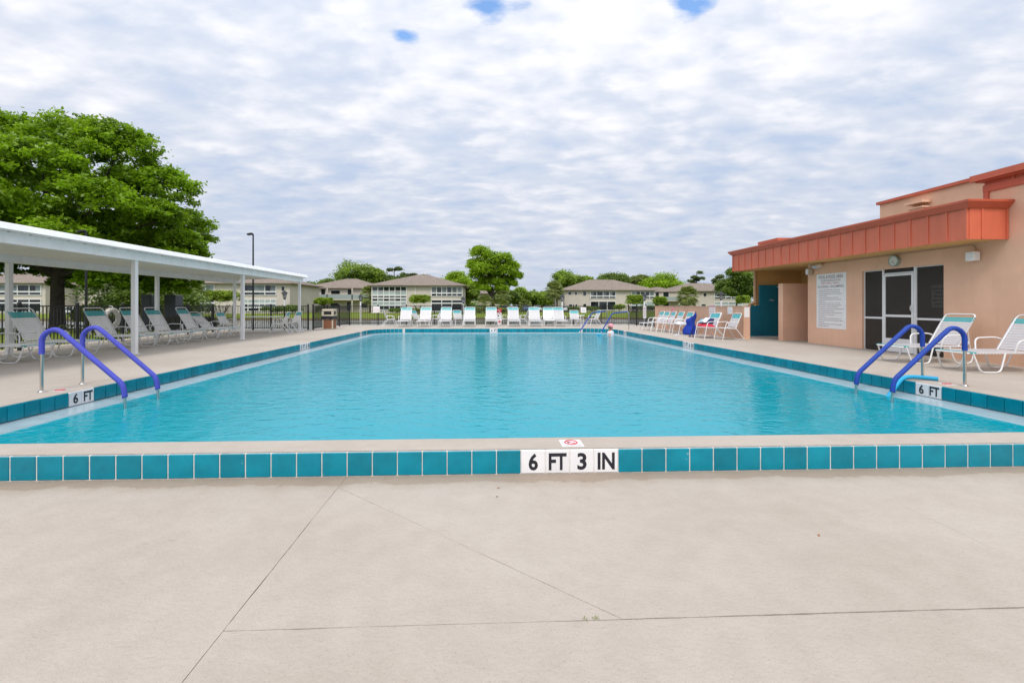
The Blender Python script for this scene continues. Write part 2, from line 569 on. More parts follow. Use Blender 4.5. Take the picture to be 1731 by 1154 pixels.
def text_mesh(s, weight=0.0):
    """lettering outline as flat polygons, normalised to a 1 x 1 box"""
    key = (s, weight)
    if key in FONT_CACHE:
        return FONT_CACHE[key]
    cu = bpy.data.curves.new('lettering', 'FONT')
    cu.body = s
    cu.offset = weight
    cu.resolution_u = 3
    ob = bpy.data.objects.new('lettering', cu)
    COL.objects.link(ob)
    dg = bpy.context.evaluated_depsgraph_get()
    me = bpy.data.meshes.new_from_object(ob.evaluated_get(dg))
    vs_ = [v.co.copy() for v in me.vertices]
    fs_ = [tuple(p.vertices) for p in me.polygons]
    bpy.data.objects.remove(ob)
    bpy.data.curves.remove(cu)
    bpy.data.meshes.remove(me)
    x0 = min(v.x for v in vs_); x1 = max(v.x for v in vs_)
    y0 = min(v.y for v in vs_); y1 = max(v.y for v in vs_)
    vn = [((v.x - x0) / (x1 - x0), (v.y - y0) / (y1 - y0)) for v in vs_]
    FONT_CACHE[key] = (vn, fs_)
    return FONT_CACHE[key]


for s_, w_ in (('6 FT', .022), ('6', .03), ('FT', .03), ('3', .03), ('IN', .03), ('5 FT 6 IN', .02), ('5 FT', .02), ('4 FT', .02), ('5', .03), ('4', .03),
               ('POOL & POOL AREA', .01), ('RULES & REGULATIONS', .0), ('NO DIVING - NO JUMPING', .01), ('NO DIVING', .0),
               ('OPEN 10:00am - 8:00pm', .0), ('WARNING', .02), ('Men', .0)):
    text_mesh(s_, w_)


class MB:
    def __init__(self):
        self.v, self.f, self.mi, self.sm = [], [], [], []

    def add(self, vs_, fs_, mi=0, smooth=False):
        o = len(self.v)
        self.v.extend([tuple(p) for p in vs_])
        for f in fs_:
            self.f.append(tuple(i + o for i in f))
            self.mi.append(mi)
            self.sm.append(smooth)
        return self

    def box(self, x0, x1, y0, y1, z0, z1, mi=0):
        v = [(x0, y0, z0), (x1, y0, z0), (x1, y1, z0), (x0, y1, z0), (x0, y0, z1), (x1, y0, z1), (x1, y1, z1), (x0, y1, z1)]
        f = [(0, 3, 2, 1), (4, 5, 6, 7), (0, 1, 5, 4), (1, 2, 6, 5), (2, 3, 7, 6), (3, 0, 4, 7)]
        return self.add(v, f, mi)

    def bar(self, a, b, w, h, up=(0, 0, 1), mi=0):
        a, b = Vector(a), Vector(b)
        d = (b - a).normalized()
        u = Vector(up)
        if abs(d.dot(u)) > 0.98:
            u = Vector((0, 1, 0))
        s = d.cross(u).normalized()
        u = s.cross(d).normalized()
        v = []
        for p in (a, b):
            for i, j in ((-1, -1), (1, -1), (1, 1), (-1, 1)):
                v.append(p + s * i * w / 2 + u * j * h / 2)
        return self.add(v, [(3, 2, 1, 0), (4, 5, 6, 7), (0, 1, 5, 4), (1, 2, 6, 5), (2, 3, 7, 6), (3, 0, 4, 7)], mi)

    def tube(self, path, r, n=8, mi=0, cap=True, smooth=True, closed=False):
        P = [Vector(p) for p in path]
        rr = r if isinstance(r, (list, tuple)) else [r] * len(P)
        k = len(P)
        T = []
        for i in range(k):
            a = P[(i - 1) % k] if (i > 0 or closed) else P[i]
            b = P[(i + 1) % k] if (i < k - 1 or closed) else P[i]
            T.append((b - a).normalized())
        ref = Vector((0, 0, 1)) if abs(T[0].z) < 0.9 else Vector((1, 0, 0))
        s = T[0].cross(ref).normalized()
        v, f = [], []
        for i in range(k):
            s = (s - T[i] * s.dot(T[i])).normalized()
            u = T[i].cross(s)
            for j in range(n):
                a = 2 * math.pi * j / n
                v.append(P[i] + (s * math.cos(a) + u * math.sin(a)) * rr[i])
        for i in range(k if closed else k - 1):
            i2 = (i + 1) % k
            for j in range(n):
                j2 = (j + 1) % n
                f.append((i * n + j, i * n + j2, i2 * n + j2, i2 * n + j))
        self.add(v, f, mi, smooth)
        if cap and not closed:
            self.add(v[:n], [tuple(range(n))[::-1]], mi)
            self.add(v[-n:], [tuple(range(n))], mi)
        return self

    def lathe(self, prof, c=(0, 0, 0), n=16, mi=0, smooth=True):
        v, f = [], []
        for (r, z) in prof:
            for j in range(n):
                a = 2 * math.pi * j / n
                v.append((c[0] + r * math.cos(a), c[1] + r * math.sin(a), c[2] + z))
        for i in range(len(prof) - 1):
            for j in range(n):
                j2 = (j + 1) % n
                f.append((i * n + j, i * n + j2, (i + 1) * n + j2, (i + 1) * n + j))
        return self.add(v, f, mi, smooth)

    def text(self, s, w, o, ux, uy, width, height, mi=0):
        vn, fs_ = text_mesh(s, w)
        o, ux, uy = Vector(o), Vector(ux), Vector(uy)
        return self.add([o + ux * (x * width) + uy * (y * height) for x, y in vn], fs_, mi)

    def mesh(self, name, mats):
        me = bpy.data.meshes.new(name)
        me.from_pydata(self.v, [], self.f)
        for m in (mats if isinstance(mats, (list, tuple)) else [mats]):
            me.materials.append(M[m])
        me.polygons.foreach_set('material_index', self.mi)
        me.polygons.foreach_set('use_smooth', self.sm)
        me.update()
        return me

    def build(self, name, mats, parent=None, loc=None):
        return link(name, self.mesh(name, mats), parent, loc)


def link(name, me, parent=None, loc=None, rz=0.0):
    o = bpy.data.objects.new(name, me)
    COL.objects.link(o)
    if parent is not None:
        o.parent = parent
    if loc is not None:
        o.location = loc
    if rz:
        o.rotation_euler = (0, 0, rz)
    return o


def tag(o, label=None, cat=None, group=None, kind=None):
    if label:
        o['label'] = label
    if cat:
        o['category'] = cat
    if group:
        o['group'] = group
    if kind:
        o['kind'] = kind
    return o


def thing(name, loc, label, cat, group=None, rz=0.0):
    o = link(name, None, None, loc, rz)
    o.empty_display_size = 0.2
    return tag(o, label, cat, group)


def copy_tree(o, parent=None):
    c = o.copy()
    COL.objects.link(c)
    c.parent = parent
    for ch in o.children:
        copy_tree(ch, c)
    return c


def fillet(pts, r, n=5, closed=False):
    P = [Vector(p) for p in pts]
    res = []
    k = len(P)
    for i in range(k):
        if not closed and i in (0, k - 1):
            res.append(P[i])
            continue
        a, b, c = P[i - 1], P[i], P[(i + 1) % k]
        d1, d2 = (a - b), (c - b)
        rr = min(r, d1.length * 0.49, d2.length * 0.49)
        p0, p2 = b + d1.normalized() * rr, b + d2.normalized() * rr
        for j in range(n + 1):
            q = j / n
            res.append(p0 * (1 - q) ** 2 + b * 2 * q * (1 - q) + p2 * q * q)
    return res


def bevel_box_mesh(name, sx, sy, sz, bev, mats):
    bm = bmesh.new()
    bmesh.ops.create_cube(bm, size=1.0)
    bmesh.ops.scale(bm, vec=(sx, sy, sz), verts=bm.verts)
    bmesh.ops.bevel(bm, geom=bm.edges[:], offset=bev, segments=1, affect='EDGES')
    me = bpy.data.meshes.new(name)
    bm.to_mesh(me)
    bm.free()
    for m in (mats if isinstance(mats, (list, tuple)) else [mats]):
        me.materials.append(M[m])
    return me

# ================================================================== THE SETTING
PX0, PX1, PY0, PY1, PR = -5.76, 6.88, 4.14, 24.40, 1.5     # pool opening
KY = 3.79                                                   # outer face of the near kerb
LOW = -0.20                                                 # near deck level
WATER = -0.238
TS = 0.205                                                  # tile pitch


def pool_path(off, na=10):
    r = PR - off
    p = [(PX0 + off, PY0 + off)]
    cx, cy = PX0 + PR, PY1 - PR
    for i in range(na + 1):
        a = math.pi - i / na * math.pi / 2
        p.append((cx + r * math.cos(a), cy + r * math.sin(a)))
    cx = PX1 - PR
    for i in range(na + 1):
        a = math.pi / 2 - i / na * math.pi / 2
        p.append((cx + r * math.cos(a), cy + r * math.sin(a)))
    p.append((PX1 - off, PY0 + off))
    return p


# ---- ground sheet to the horizon, with the pond hollow behind the fence
POND_Z = -0.62


def smooth(a, b, x):
    q = np.clip((x - a) / (b - a), 0, 1)
    return q * q * (3 - 2 * q)


def ground_z(x, y):
    x = np.asarray(x, float); y = np.asarray(y, float)
    z = np.full(np.broadcast(x, y).shape, -0.14)
    far = 61 + 3.0 * np.sin(x * 0.045 + 0.6) + 1.3 * np.sin(x * 0.13) - 8 * smooth(10, 35, x)
    near = 31.8 + 0.9 * np.sin(x * 0.11 + 1.0) + 0.4 * np.sin(x * 0.37) + 3.0 * smooth(-16, -26, x)
    dip = smooth(near - 1.2, near + 2.0, y) * (1 - smooth(far - 2.0, far + 1.6, y)) * (1 - smooth(80, 95, np.abs(x)))
    z = z + 0.06 * np.sin(x * 0.21) * np.cos(y * 0.17) * smooth(30, 60, y) - 1.5 * dip
    z = z - 0.25 * smooth(near - 6, near, y) * (1 - smooth(62, 78, y)) * (1 - dip)
    inside = smooth(-12.4, -11.4, x) * (1 - smooth(9.6, 10.6, x)) * smooth(2.6, 3.6, y) * (1 - smooth(28.2, 29.2, y))
    deckall = smooth(-17, -16, x) * (1 - smooth(20, 21, x)) * smooth(-9, -8, y) * (1 - smooth(27.5, 28.5, y))
    z = z - 0.35 * deckall * (1 - smooth(9.0, 10.0, x) * 0) * np.where(x < -13.2, 0, 1)
    z = z - 2.6 * inside
    return z


xs = np.concatenate([[-2500, -1200, -600, -300], np.arange(-160, -40, 4), np.arange(-40, 40, 1.0), np.arange(40, 161, 4), [300, 600, 1200, 2500]])
ys = np.concatenate([[-600, -200, -60, -30], np.arange(-20, 80, 1.0), np.arange(80, 221, 5), [300, 600, 1200, 3000]])
GX, GY = np.meshgrid(xs, ys, indexing='ij')
GZ = ground_z(GX, GY)
nx, ny = len(xs), len(ys)
me = bpy.data.meshes.new('ground')
idx = np.arange(nx * ny).reshape(nx, ny)
quads = np.stack([idx[:-1, :-1], idx[1:, :-1], idx[1:, 1:], idx[:-1, 1:]], -1).reshape(-1, 4)
me.from_pydata(np.stack([GX, GY, GZ], -1).reshape(-1, 3).tolist(), [], quads.tolist())
me.polygons.foreach_set('use_smooth', [True] * len(quads))
me.materials.append(M['ground'])
tag(link('ground', me), kind='structure')

b = MB()
b.add([(-100, 28.5, POND_Z), (100, 28.5, POND_Z), (100, 70, POND_Z), (-100, 70, POND_Z)], [(0, 1, 2, 3)])
tag(b.build('pond_water', 'pond_water'), kind='structure')

# car park strip behind the lawn
b = MB()
b.add([(-4, 104, 0.02), (24, 104, 0.02), (24, 118, 0.02), (-4, 118, 0.02)], [(0, 1, 2, 3)])
tag(b.build('car_park', 'asphalt'), kind='structure')

# ---- pool deck (upper level) : left, far, right and the near coping
DX0, DX1, DYE = -13.2, 22.0, 29.7
b = MB()
path = pool_path(0.0)
far_arc = path[1:-1]
b.add([(DX0, KY + .03, 0), (PX0, KY + .03, 0), (PX0, PY1 - PR, 0), (PX0, 23.6, 0), (DX0, 23.6, 0)], [(0, 1, 2, 3, 4)])
poly = [(x, y, 0) for x, y in far_arc]
poly = poly + [(PX1, DYE, 0), (PX0, DYE, 0)]
# far deck: the outline runs along the pool edge, then back along the fence
b.add([(x, y, z) for x, y, z in poly][::-1], [tuple(range(len(poly)))])
b.add([(-9.0, 23.6, 0), (PX0, 23.6, 0), (PX0, DYE, 0), (-9.0, DYE, 0)], [(0, 1, 2, 3)])
b.add([(PX1, KY + .03, 0), (DX1, KY + .03, 0), (DX1, 17.0, 0), (9.9, 17.0, 0), (9.9, DYE, 0), (PX1, DYE, 0), (PX1, PY1 - PR, 0)], [(0, 1, 2, 3, 4, 5, 6)])
b.add([(PX0, KY + .03, 0), (PX1, KY + .03, 0), (PX1, PY0, 0), (PX0, PY0, 0)], [(0, 1, 2, 3)])
# slab edges
b.add([(DX0, 23.6, 0), (-9.0, 23.6, 0), (-9.0, 23.6, -.5), (DX0, 23.6, -.5)], [(0, 1, 2, 3)])
b.add([(-9.0, DYE, 0), (9.9, DYE, 0), (9.9, DYE, -.6), (-9.0, DYE, -.6)], [(0, 1, 2, 3)])
b.add([(DX0, KY, 0), (DX0, 23.6, 0), (DX0, 23.6, -.5), (DX0, KY, -.5)], [(0, 1, 2, 3)])
b.add([(-9.0, 23.6, 0), (-9.0, DYE, 0), (-9.0, DYE, -.6), (-9.0, 23.6, -.6)], [(0, 1, 2, 3)])
tag(b.build('pool_deck', 'deck'), kind='structure')

# ---- near deck: cast slabs with ragged open joints over a dark bed
b = MB()
b.add([(-16, -7, LOW - .03), (17, -7, LOW - .03), (17, KY - .002, LOW - .03), (-16, KY - .002, LOW - .03)], [(0, 1, 2, 3)])
mat('joint_bed', (0.10, 0.08, 0.06), 0.9, var=0.4, vscale=8)
bed = tag(b.build('near_deck', 'joint_bed'), kind='structure')
rnd = random.Random(3)


def slab(edges):
    """edges: list of (x, y, half joint of the edge that starts here)"""
    n = len(edges)
    P = [Vector((e_[0], e_[1])) for e_ in edges]
    offs = []
    for i in range(n):
        a, c = P[i], P[(i + 1) % n]
        d = (c - a).normalized()
        offs.append((a, d, Vector((-d.y, d.x)), edges[i][2], (c - a).length))
    corners = []
    for i in range(n):
        a1, d1, n1_, g1, _ = offs[i - 1]
        a2, d2, n2_, g2, _ = offs[i]
        p1, p2 = a1 + n1_ * g1, a2 + n2_ * g2
        cr_ = d1.x * d2.y - d1.y * d2.x
        if abs(cr_) < 1e-4:
            corners.append(p2)
        else:
            q = ((p2 - p1).x * d2.y - (p2 - p1).y * d2.x) / cr_
            corners.append(p1 + d1 * q)
    top = []
    for i in range(n):
        a, c = corners[i], corners[(i + 1) % n]
        _, d, nn, g, ln = offs[i]
        top.append(a)
        if g > 0:
            k = int(ln / 0.035)
            lo = 0.0
            for j in range(1, k):
                lo = 0.8 * lo + rnd.uniform(-1, 1) * g * 0.55
                top.append(a.lerp(c, j / k) + nn * (lo + rnd.uniform(-.25, .25) * g))
    m_ = MB()
    k = len(top)
    vv = [(p.x, p.y, LOW) for p in top] + [(p.x, p.y, LOW - .04) for p in top]
    m_.add(vv, [tuple(range(k))] + [(i, i + k, (i + 1) % k + k, (i + 1) % k) for i in range(k)])
    m_.build('slab', 'deck_near', bed)


j1, j2, j3, j4 = .0016, .0012, .0024, .0006
slab([(-16, -7, 0), (-1.12, -7, j1), (-1.12, KY, 0), (-16, KY, 0)])
slab([(-1.12, -7, 0), (17, -7, 0), (17, 2.05, j3), (-1.12, 2.01, j1)])
slab([(-1.12, 2.01, j3 * .55), (.625, 2.015, j2), (-1.12, 3.57, j1)])
slab([(-1.12, 3.57, j2), (.625, 2.015, j3), (2.95, 2.025, j4), (2.95, KY, 0), (-1.12, KY, j1)])
slab([(2.95, 2.025, j3), (17, 2.05, 0), (17, KY, 0), (2.95, KY, j4)])

# ---- pool shell
b = MB()
L0, L1 = pool_path(0.0), pool_path(0.34)
k = len(L0)
b.add([(x, y, LOW - .002) for x, y in L0] + [(x, y, LOW - .026) for x, y in L1], [(i, (i + 1) % k, (i + 1) % k + k, i + k) for i in range(k)])
L2 = pool_path(0.36)
b.add([(x, y, LOW - .026) for x, y in L1] + [(x, y, LOW - .05) for x, y in L2], [(i, (i + 1) % k, (i + 1) % k + k, i + k) for i in range(k)])
tag(b.build('pool_gutter_ledge', 'ledge'), kind='structure')
b = MB()


def floor_z(y):
    return -2.05 + 0.6 * max(0, min(1, (y - 6) / 15))


b.add([(x, y, LOW - .05) for x, y in L2] + [(x, y, floor_z(y)) for x, y in L2], [(i, (i + 1) % k, (i + 1) % k + k, i + k) for i in range(k)])
for ya, yb in ((4.4, 6.0), (6.0, 21.0), (21.0, 24.2)):
    b.add([(-5.6, ya, floor_z(ya)), (6.7, ya, floor_z(ya)), (6.7, yb, floor_z(yb)), (-5.6, yb, floor_z(yb))], [(0, 1, 2, 3)])
tag(b.build('pool_basin', 'basin'), kind='structure')
b = MB()
LW = pool_path(0.335)
b.add([(x, y, WATER) for x, y in LW][::-1], [tuple(range(len(LW)))])
tag(b.build('pool_water', 'pool_water'), kind='structure')

# ---- tile bands, every tile a piece of its own
tile_me = {'t': bevel_box_mesh('tile', TS - .006, .026, .194, .006, 'tile_teal'), 'w': bevel_box_mesh('tile', TS - .004, .026, .194, .006, 'tile_white')}


def letter_mesh(s):
    m_ = MB()
    n_ = {'FT': .150, 'IN': .145}.get(s, .078)
    m_.text(s, .03, (-n_ / 2, -.0146, -.070), (1, 0, 0), (0, 0, 1), n_, .142)
    return m_.mesh('lettering', 'ink')


let_me = {s: letter_mesh(s) for s in ('6', 'FT', '3', 'IN', '5', '4')}


def put_tile(parent, x, y, rz, ch=None, white=False):
    o = link('tile', tile_me['w' if (white or ch) else 't'], parent, (x, y, -.100), rz)
    if ch:
        o['label'] = 'white tile with black depth lettering'
        link('lettering', let_me[ch], o)
    return o


def backing(name, pts, closed=False):
    m_ = MB()
    for (a, c) in zip(pts[:-1], pts[1:]):
        m_.add([(a[0], a[1], -.215), (c[0], c[1], -.215), (c[0], c[1], -.001), (a[0], a[1], -.001)], [(0, 1, 2, 3)])
    return tag(m_.build(name, 'grout'), kind='structure')


kerb = backing('near_kerb', [(-16, KY + .004), (17, KY + .004)])
b = MB()
b.add([(-16, KY + .0045, -.004), (17, KY + .0045, -.004), (17, KY + .035, -.004), (-16, KY + .035, -.004)], [(0, 1, 2, 3)])
b.build('bedding_strip', 'grout', kerb)
seq = {0: '6', 1: 'FT', 2: '3', 3: 'IN'}
for i in range(-36, 39):
    put_tile(kerb, .319 + (i + .5) * TS, KY + .0115, 0, seq.get(i))
# left wall (faces +X), right wall (faces -X)
lw = backing('pool_wall_left', [(PX0 - .002, PY0), (PX0 - .002, PY1 - PR)])
rw = backing('pool_wall_right', [(PX1 + .002, PY0), (PX1 + .002, PY1 - PR)])
fw = backing('pool_wall_far', [(x, y + .002) for x, y in far_arc])
nw = backing('pool_wall_near', [(PX0, PY0), (PX1, PY0)])
i = 0
marks = {0: '6', 1: 'FT', 39: '5', 40: 'FT', 41: '6', 42: 'IN', 73: '5', 74: 'FT'}
rmarks = {1: '6', 0: 'FT', 42: '5', 41: 'FT', 40: '6', 39: 'IN', 74: '5', 73: 'FT'}
for i in range(-11, 80):
    y = 6.55 + (i + .5) * TS
    if y + TS / 2 > PY1 - PR + .02:
        break
    put_tile(lw, PX0 + .008, y, R(90), marks.get(i))
    put_tile(rw, PX1 - .008, y, R(-90), rmarks.get(i))
nf = int((PX1 - PX0 - 2 * PR) / TS)
x0 = .375 - TS * int((.375 - (PX0 + PR)) / TS)
i = 0
while x0 + (i + 1) * TS < PX1 - PR + .1:
    xc = x0 + (i + .5) * TS
    ch = '4' if abs(xc - .4775) < .05 else ('FT' if abs(xc - .6825) < .05 else None)
    put_tile(fw, xc, PY1 - .008, 0, ch)
    i += 1
for cx, a0 in ((PX0 + PR, math.pi), (PX1 - PR, math.pi / 2)):
    for j in range(11):
        a = a0 - (j + .5) / 11 * math.pi / 2
        put_tile(fw, cx + (PR - .008) * math.cos(a), PY1 - PR + (PR - .008) * math.sin(a), a - math.pi / 2)
for i in range(61):
    put_tile(nw, PX0 + .1 + (i + .5) * TS, PY0 + .008, R(180))

# ---- no-diving tiles set into the deck
nd = MB()
nd.box(-.095, .095, -.095, .095, -.004, .0022)
nd.tube([(.055 * math.cos(a), .055 * math.sin(a) + .018, .0026) for a in np.linspace(0, 2 * math.pi, 24, endpoint=False)], .006, 6, 1, closed=True)
nd.bar((-.04, .058, .0030), (.04, -.022, .0030), .010, .002, mi=1)
nd.add([(.012 * math.cos(a) - .02, .012 * math.sin(a) + .03, .0032) for a in np.linspace(0, 2 * math.pi, 10, endpoint=False)], [tuple(range(10))], 2)
nd.bar((-.012, .024, .0028), (.028, .004, .0028), .014, .001, mi=2)
nd.bar((-.016, .018, .0028), (-.030, .000, .0028), .008, .001, mi=2)
nd.bar((.028, .004, .0028), (.046, -.012, .0028), .009, .001, mi=2)
nd.text('NO DIVING', 0, (-.072, -.083, .0030), (1, 0, 0), (0, 1, 0), .144, .026, 2)
ndm = nd.mesh('no_diving_tile', ['tile_white', 'ink_red', 'ink'])
for (x, y, rz, lb) in ((.775, 3.96, 0, 'white no diving tile set in the coping above the 6 FT 3 IN marker'),
                       (-6.02, 6.75, R(90), 'white no diving tile beside the violet rails'),
                       (7.14, 6.75, R(-90), 'white no diving tile beside the royal blue rails')):
    tag(link('no_diving_tile', ndm, None, (x, y, .0), rz), lb, 'tile')


def part(mb, name, mats, root, parent=None):
    """a part given in world coordinates under a thing that is not turned"""
    o = mb.build(name, mats, parent or root)
    if parent is None:
        o.location = tuple(-c for c in root.location)
    return o


# ================================================================== POOL HOUSE
WX = 10.7
FX, FY0, FY1, FZ0, FZ1 = 9.85, 8.87, 17.58, 2.56, 3.22
OY0, OY1, OZ = 10.16, 12.43, 2.18
ph = thing('pool_house', (WX, 9.0, 0), 'peach stucco pool house with red board and batten fascia and screen door', 'building')
b = MB()
b.box(WX, WX + .22, -9, 9.28, 0, 3.66)
b.box(WX, WX + .22, 9.28, OY0, 0, 3.2)
b.box(WX, WX + .22, OY0, OY1, OZ, 3.2)
b.box(WX, WX + .22, OY1, 14.58, 0, 3.2)
b.box(WX + .22, 13.0, 14.36, 14.58, 0, 3.2)
b.box(WX + .22, 14, 9.06, 9.28, 3.0, 3.66)
part(b, 'wall', 'stucco', ph)
b = MB()
b.box(12.5, 12.7, 14.58, 17.4, 0, 3.2)
b.box(10.69, 12.7, 17.4, 17.54, 0, FZ0 + .045)
o = part(b, 'alcove_wall', 'stucco_inner', ph)
b = MB()
b.box(10.45, 12.5, 15.46, 15.70, 0, 1.99)
part(b, 'partition_wall', 'stucco', ph)
b = MB()
b.box(12.0, 20, 9.28, 13.3, 3.0, 4.26)
part(b, 'upper_wall', 'stucco', ph)
b = MB()
b.box(11.93, 20.06, 9.28, 13.36, 4.26, 4.34)
part(b, 'upper_cap_trim', 'trim_red', ph)
b = MB()
b.box(11.78, 12.0, 11.75, 12.2, 3.86, 3.90)
b.box(11.82, 12.0, 11.79, 12.16, 3.74, 3.86)
b.box(11.74, 12.0, 11.72, 12.23, 3.99, 4.05)
part(b, 'wall_vent', 'stucco', ph)
b = MB()
b.box(FX + .03, 12.7, FY0 + .03, FY1 - .03, FZ0 + .02, FZ0 + .05)
part(b, 'soffit', 'stucco_inner', ph)
b = MB()
b.box(FX + .04, 14, FY0 + .04, FY1 - .04, 3.14, 3.30)
part(b, 'roof', 'roofing', ph)
b = MB()
b.box(10.75, 11.5, 16.2, 17.2, 3.28, 3.58)
b.box(10.68, 11.57, 16.1, 17.28, 3.58, 3.68, 1)
part(b, 'roof_vent', ['stucco', 'trim_red'], ph)
# fascia: separate boards with battens over the joints
pitch = .41
n_p = int(round((FY1 - FY0) / pitch))
pitch = (FY1 - FY0) / n_p
pm = MB().box(-.012, .012, .001, pitch - .001, FZ0, FZ1).mesh('fascia_board', 'fascia_red')
bm_ = MB().box(-.022, 0, -.022, .022, FZ0 + .004, FZ1).mesh('batten', 'fascia_red')
for i in range(n_p):
    link('fascia_board', pm, ph, (FX + .012 - WX + random.uniform(-.002, .002), FY0 + i * pitch - 9.0, 0))
for i in range(n_p + 1):
    link('batten', bm_, ph, (FX - WX + .002, FY0 + i * pitch - 9.0 + (.022 if i == 0 else -.022 if i == n_p else 0), 0))
for yy, sg in ((FY0, 1), (FY1, -1)):
    for xa, xb in ((FX + .025, FX + .29), (FX + .29, WX - .0)):
        m_ = MB().box(xa, xb - .002, yy - .012, yy + .012, FZ0, FZ1)
        part(m_, 'fascia_board', 'fascia_red', ph)
    for xa in (FX + .29, WX - .03):
        m_ = MB().box(xa - .022, xa + .022, yy - .03 * sg, yy - .011 * sg, FZ0 + .004, FZ1)
        part(m_, 'batten', 'fascia_red', ph)
b = MB()      # cap trim: sloped cornice around three sides
for (o0, z0, o1, z1) in ((.03, FZ1 - .03, .13, FZ1 + .09), (.13, FZ1 + .09, .13, FZ1 + .13), (.13, FZ1 + .13, -.15, FZ1 + .135)):
    pa = [(WX + .14, FY0 - o0), (FX - o0, FY0 - o0), (FX - o0, FY1 + o0), (WX + .3, FY1 + o0)]
    pb = [(WX + .14, FY0 - o1), (FX - o1, FY0 - o1), (FX - o1, FY1 + o1), (WX + .3, FY1 + o1)]
    b.add([(*p, z0) for p in pa] + [(*p, z1) for p in pb], [(i, i + 4, i + 5, i + 1) for i in range(3)])
b.add([(WX + .14, FY0 - .03, FZ1 - .03), (WX + .14, FY0 - .13, FZ1 + .09), (WX + .14, FY0 - .13, FZ1 + .13), (WX + .14, FY0 + .15, FZ1 + .13)], [(0, 1, 2, 3)])
part(b, 'cap_trim', 'trim_red', ph)
b = MB()      # upper cornice of the near block
b.box(WX - .20, WX + .3, -9.2, 9.42, 3.86, 3.99)
b.box(WX - .13, WX + .3, -9.2, 9.36, 3.83, 3.86)
b.box(WX - .015, WX + .3, -9.2, 9.285, 3.76, 3.83)
b.box(WX - .04, WX + .3, -9.2, 9.30, 3.62, 3.765)
b.box(WX - .035, WX + .06, 9.20, 9.295, 3.3, 3.63)
part(b, 'upper_cornice', 'trim_red', ph)
m_ = MB().box(-.03, 0, -.02, .02, 3.764, 3.832).mesh('bracket', 'trim_red')
for i in range(20):
    link('bracket', m_, ph, (-.005, 8.75 - i * .62 - 9.0, 0))
# interior seen dimly behind the screens
b = MB()
b.add([(WX + .2, 8.8, .005), (15.5, 8.8, .005), (15.5, 13.6, .005), (WX + .2, 13.6, .005)], [(0, 1, 2, 3)])
b.add([(15.5, 8.8, 0), (15.5, 13.6, 0), (15.5, 13.6, 2.6), (15.5, 8.8, 2.6)], [(0, 3, 2, 1)])
b.add([(WX + .2, 13.6, 0), (15.5, 13.6, 0), (15.5, 13.6, 2.6), (WX + .2, 13.6, 2.6)], [(0, 1, 2, 3)])
b.add([(WX + .2, 8.8, 0), (15.5, 8.8, 0), (15.5, 8.8, 2.6), (WX + .2, 8.8, 2.6)], [(3, 2, 1, 0)])
b.add([(WX + .2, 8.8, 2.6), (15.5, 8.8, 2.6), (15.5, 13.6, 2.6), (WX + .2, 13.6, 2.6)], [(3, 2, 1, 0)])
part(b, 'inner_room', 'interior', ph)
# screen material: dark mesh you can faintly see through
sm_ = M['screen']
nt = sm_.node_tree
tr = nt.nodes.new('ShaderNodeBsdfTransparent')
mx = nt.nodes.new('ShaderNodeMixShader')
mx.inputs[0].default_value = 0.60
nt.links.new(tr.outputs[0], mx.inputs[1])
nt.links.new(nt.nodes['Principled BSDF'].outputs[0], mx.inputs[2])
nt.links.new(mx.outputs[0], nt.nodes['Material Output'].inputs[0])
# screen wall: two sidelights, transom and a door
D0, D1 = 10.92, 11.80          # door edges
SX = WX + .05
fr = .045


def frame_rect(m_, y0, y1, z0, z1, x0, x1, w):
    m_.box(x0, x1, y0, y0 + w, z0, z1)
    m_.box(x0, x1, y1 - w, y1, z0, z1)
    m_.box(x0 + .001, x1 - .001, y0 + w, y1 - w, z0, z0 + w)
    m_.box(x0 + .001, x1 - .001, y0 + w, y1 - w, z1 - w, z1)


for (ya, yb) in ((OY0 + .001, D0 - .02), (D1 + .02, OY1 - .001)):
    m_ = MB()
    m_.box(SX, SX + .05, ya, ya + .025, 0, OZ)
    m_.box(SX, SX + .05, yb - .025, yb, 0, OZ)
    m_.box(SX + .002, SX + .048, ya + .025, yb - .025, .86, .91)
    m_.box(SX + .002, SX + .048, ya + .025, yb - .025, OZ - .02, OZ - .001)
    w_ = part(m_, 'sidelight', 'white_metal', ph)
    part(MB().box(SX + .022, SX + .026, ya + .02, yb - .02, .90, OZ - .01), 'screen_panel', 'screen', ph, w_)
    part(MB().box(SX + .022, SX + .026, ya + .02, yb - .02, .02, .87), 'screen_panel', 'screen', ph, w_)
m_ = MB()
m_.box(SX - .012, SX + .05, D0 - .02, D0 + .012, 0, OZ)
m_.box(SX - .012, SX + .05, D1 - .012, D1 + .02, 0, OZ)
m_.box(SX - .01, SX + .05, D0 + .012, D1 - .012, 2.05, 2.075)
w_ = part(m_, 'door_frame', 'white_metal', ph)
part(MB().box(SX + .022, SX + .026, D0 + .012, D1 - .012, 2.075, OZ), 'screen_panel', 'screen', ph, w_)
m_ = MB()
frame_rect(m_, D0 + .016, D1 - .016, .015, 2.04, SX - .02, SX + .02, .055)
m_.box(SX - .018, SX + .018, D0 + .07, D1 - .07, .92, .98)
m_.box(SX - .014, SX + .014, D0 + .07, D1 - .07, .07, .36)
dr = part(m_, 'door', 'white_metal', ph)
part(MB().box(SX - .002, SX + .002, D0 + .07, D1 - .07, .975, 1.986), 'screen_panel', 'screen', ph, dr)
part(MB().box(SX - .002, SX + .002, D0 + .07, D1 - .07, .358, .925), 'screen_panel', 'screen', ph, dr)
m_ = MB()
m_.box(SX - .035, SX - .02, D0 + .03, D0 + .065, 1.06, 1.24)
m_.tube(fillet([(SX - .03, D0 + .047, 1.08), (SX - .07, D0 + .047, 1.10), (SX - .07, D0 + .047, 1.20), (SX - .03, D0 + .047, 1.22)], .02), .009, 6)
